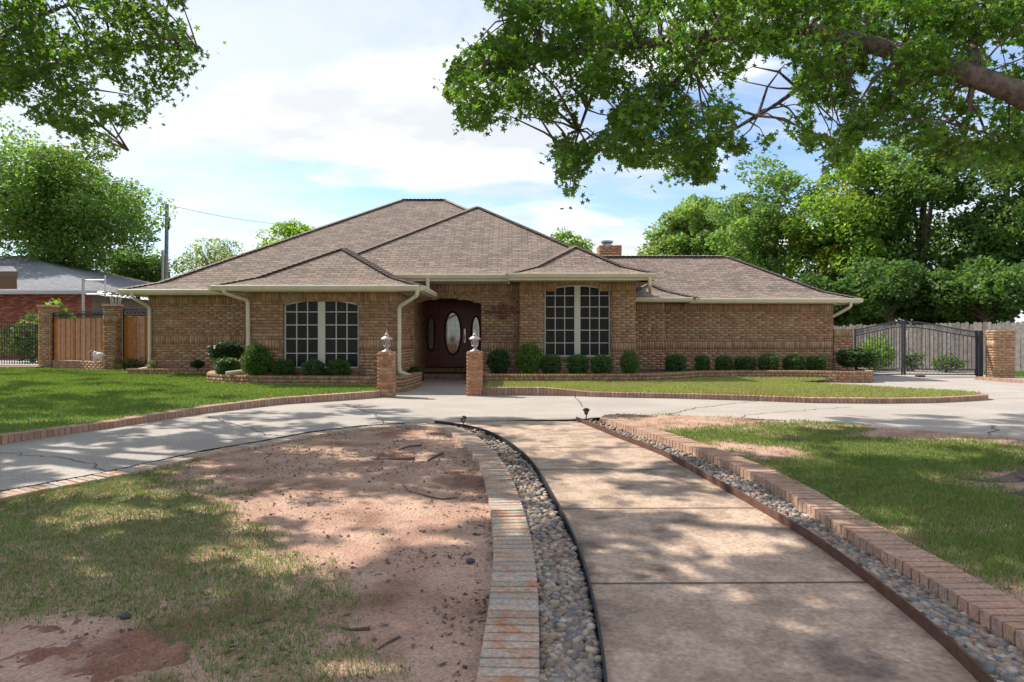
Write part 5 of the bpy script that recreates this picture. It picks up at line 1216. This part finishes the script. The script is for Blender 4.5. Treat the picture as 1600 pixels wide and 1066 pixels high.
# more unseen leaves, placed up-sun so they shade the left roof slopes
h = r.uniform(3.5, 7, 70); T = np.stack([r.uniform(-10.5, -3.6, 70), r.uniform(16.5, 20.5, 70), np.full(70, 3.0)], -1); C2 = T + np.stack([-.8 * h, .45 * h, h], -1); x, y = proj(C2); C2 = C2[(x < -30)]
if len(C2): P2, w2 = clump_leaves(C2, np.full(len(C2), .5), 60, r); Ps = np.concatenate([Ps, P2])
X, Y, sx, sy = shadow_px(Ps); x, y = proj(Ps); keep = ((y < -12) | (x < -12) | (x > 1612) | (Ps[:, 1] < .3)) & ~(lit_mask(sx, sy) & (r.random(len(Ps)) < .93)); Ps = Ps[keep]  # gaps cut in the unseen leaves so sun reaches the lit patches
left = Ps[:, 0] < 1.0
def big_tree(label, trunk, base_r, limbs, Pv, Cv, Ps_, colv, leafv, seed, nodes):
    r = np.random.default_rng(seed); root = thing('shade_tree', label, 'tree', (trunk[0], trunk[1], float(g(trunk[1]))))
    def pt(o): return put(o, root)
    c = leafcols(colv, len(Pv), r, .4, .2); pt(link('crown', leaf_mesh('crown', Pv, r.uniform(.7, 1.25, len(Pv)) * leafv, c, r, star=True, up=.3), M['leaf']))
    c = leafcols(colv, len(Ps_), r, .3); pt(link('unseen_shade_crown', leaf_mesh('unseen_shade_crown', Ps_, r.uniform(.8, 1.3, len(Ps_)) * .21, c, r, up=.8), M['leaf']))
    mb = MB(); z0 = float(g(trunk[1])); mb.tube([(trunk[0], trunk[1], z0 - .2), (trunk[0], trunk[1], z0 + .1), (trunk[0], trunk[1], z0 + .5), (trunk[0] + .05, trunk[1], 2.0), (trunk[0], trunk[1] + .05, 3.4), (trunk[0] - .1, trunk[1] + .1, 6.0), (trunk[0], trunk[1] + .2, 9.0)], [base_r * 1.9, base_r * 1.5, base_r * 1.15, base_r, base_r * .9, base_r * .55, .06], 14); pt(mb.build('trunk', M['greybark'], None, True))
    mb = MB(); allp = []
    for pts, r0, r1 in limbs:
        q = smooth_path(pts, .25, 4); limb(mb, q, r0, r1, 10); allp += q
    pt(mb.build('limb', M['greybark'], None, True))
    mb = MB(); A = np.array([tuple(p) for p in allp])
    for cc in list(Cv) + nodes:
        cc = np.array(cc); d = np.linalg.norm(A - cc, axis=1) + r.uniform(0, 1.1, len(A)); j = int(np.argmin(d)); a = Vector(A[j]); b = Vector(cc); m_ = a.lerp(b, .5) + Vector((0, 0, .12 * (b - a).length)) + Vector(r.normal(size=3) * .05)
        L = (b - a).length
        if L < 1.7: mb.tube([a, a.lerp(m_, .6), m_.lerp(b, .5), b], [.006 + .009 * L, .005 + .006 * L, .006, .003], 5, False)
    o = pt(mb.build('twigs', M['bark'])); return root
def w_(x, y, D): return pd(x, y, D)
limbsR = [([(5.75, 6.3, 2.9), w_(1600, 142, 6.3), w_(1500, 112, 6.4), w_(1420, 88, 6.6), w_(1340, 60, 6.8), w_(1240, 42, 7.0), w_(1130, 52, 7.1), w_(1040, 66, 7.2), w_(940, 75, 7.4), w_(860, 90, 7.6), w_(760, 100, 7.8)], .125, .02),
          ([w_(1340, 62, 6.8), w_(1290, 110, 7.2), w_(1220, 160, 7.5), w_(1150, 205, 7.8), w_(1090, 230, 8.0)], .035, .008),
          ([w_(1130, 50, 7.1), w_(1060, 110, 7.3), w_(1020, 170, 7.5), w_(1000, 230, 7.6)], .04, .008), ([w_(960, 72, 7.4), w_(930, 140, 7.5), w_(900, 200, 7.6), w_(888, 270, 7.6)], .03, .006),
          ([w_(1520, 120, 6.4), w_(1522, 60, 6.6), w_(1515, -20, 6.9)], .05, .03), ([w_(1520, 122, 6.4), w_(1515, 190, 6.5), w_(1505, 240, 6.6)], .03, .008),
          ([w_(1240, 42, 7.0), w_(1180, 0, 7.4), w_(1080, -40, 7.8), w_(900, -30, 8.2), w_(800, 30, 8.3)], .06, .012), ([(5.6, 6.3, 4.2), (4.6, 7.2, 5.6), (3.0, 8.6, 6.6), (1.2, 9.5, 7.4)], .12, .03), ([(5.7, 6.3, 5), (5.0, 5.2, 6), (3.4, 4.2, 6.8)], .1, .03)]
big_tree('large oak whose heavy limb reaches in from the right edge', (5.85, 6.3), .34, limbsR, PvR, CvR, Ps[~left], (.105, .225, .035), .046, 5, [])
limbsL = [([(-9.6, 9.8, 3.6), w_(-60, 150, 9.6), w_(60, 110, 9.4), w_(150, 85, 9.3), w_(240, 70, 9.3), w_(310, 80, 9.3)], .09, .012), ([(-9.6, 9.8, 4.8), (-7.2, 9.2, 6.4), (-4.6, 8.2, 7.3), (-1.5, 7.6, 7.8), (.5, 8, 8.2)], .14, .03), ([(-9.5, 9.8, 4.2), (-8.5, 7.6, 5.6), (-6.5, 5.5, 6.6), (-4, 4.6, 7.2)], .12, .03),
          ([w_(60, 110, 9.4), w_(110, 160, 9.4), w_(170, 200, 9.4), w_(200, 235, 9.4)], .02, .004), ([w_(-60, 100, 9.6), w_(40, 30, 9.6), w_(160, -10, 9.8)], .05, .015)]
big_tree('large oak whose leafy branches hang in at the upper left corner', (-9.9, 9.9), .36, limbsL, PvL, CvL, Ps[left], (.11, .225, .04), .054, 6, [])
# exposed roots of the right tree
rt = thing('tree_root', 'gnarled grey tree root swelling out of the grass at the right edge', 'root'); mb = MB()
def groot(pxs, r0, r1, dz=.02):
    pts = []
    for x, y in pxs: a = pg(x, y, .06); pts.append((a[0], a[1], a[2] + dz))
    mb.tube([Vector(p) for p in pts], [r0 + (r1 - r0) * i / (len(pts) - 1) for i in range(len(pts))], 9)
groot([(1720, 735), (1640, 745), (1600, 747), (1575, 753), (1540, 755), (1515, 752), (1490, 752)], .13, .025, -.02); groot([(1720, 770), (1640, 770), (1600, 776), (1570, 775), (1535, 780), (1505, 771)], .10, .015, -.02); groot([(1700, 800), (1640, 803), (1590, 808), (1540, 803), (1480, 801), (1440, 797), (1390, 798)], .035, .010, -.01)
V_ = np.array(mb.v); q_ = np.random.default_rng(4); V_ += (fbm(V_[:, 0] + V_[:, 2], V_[:, 1] - V_[:, 2], 9, 3)[:, None] - .5) * np.array([.05, .05, .06]); mb.v = [tuple(v) for v in V_]
mb.build('root', M['greybark'], rt, True)
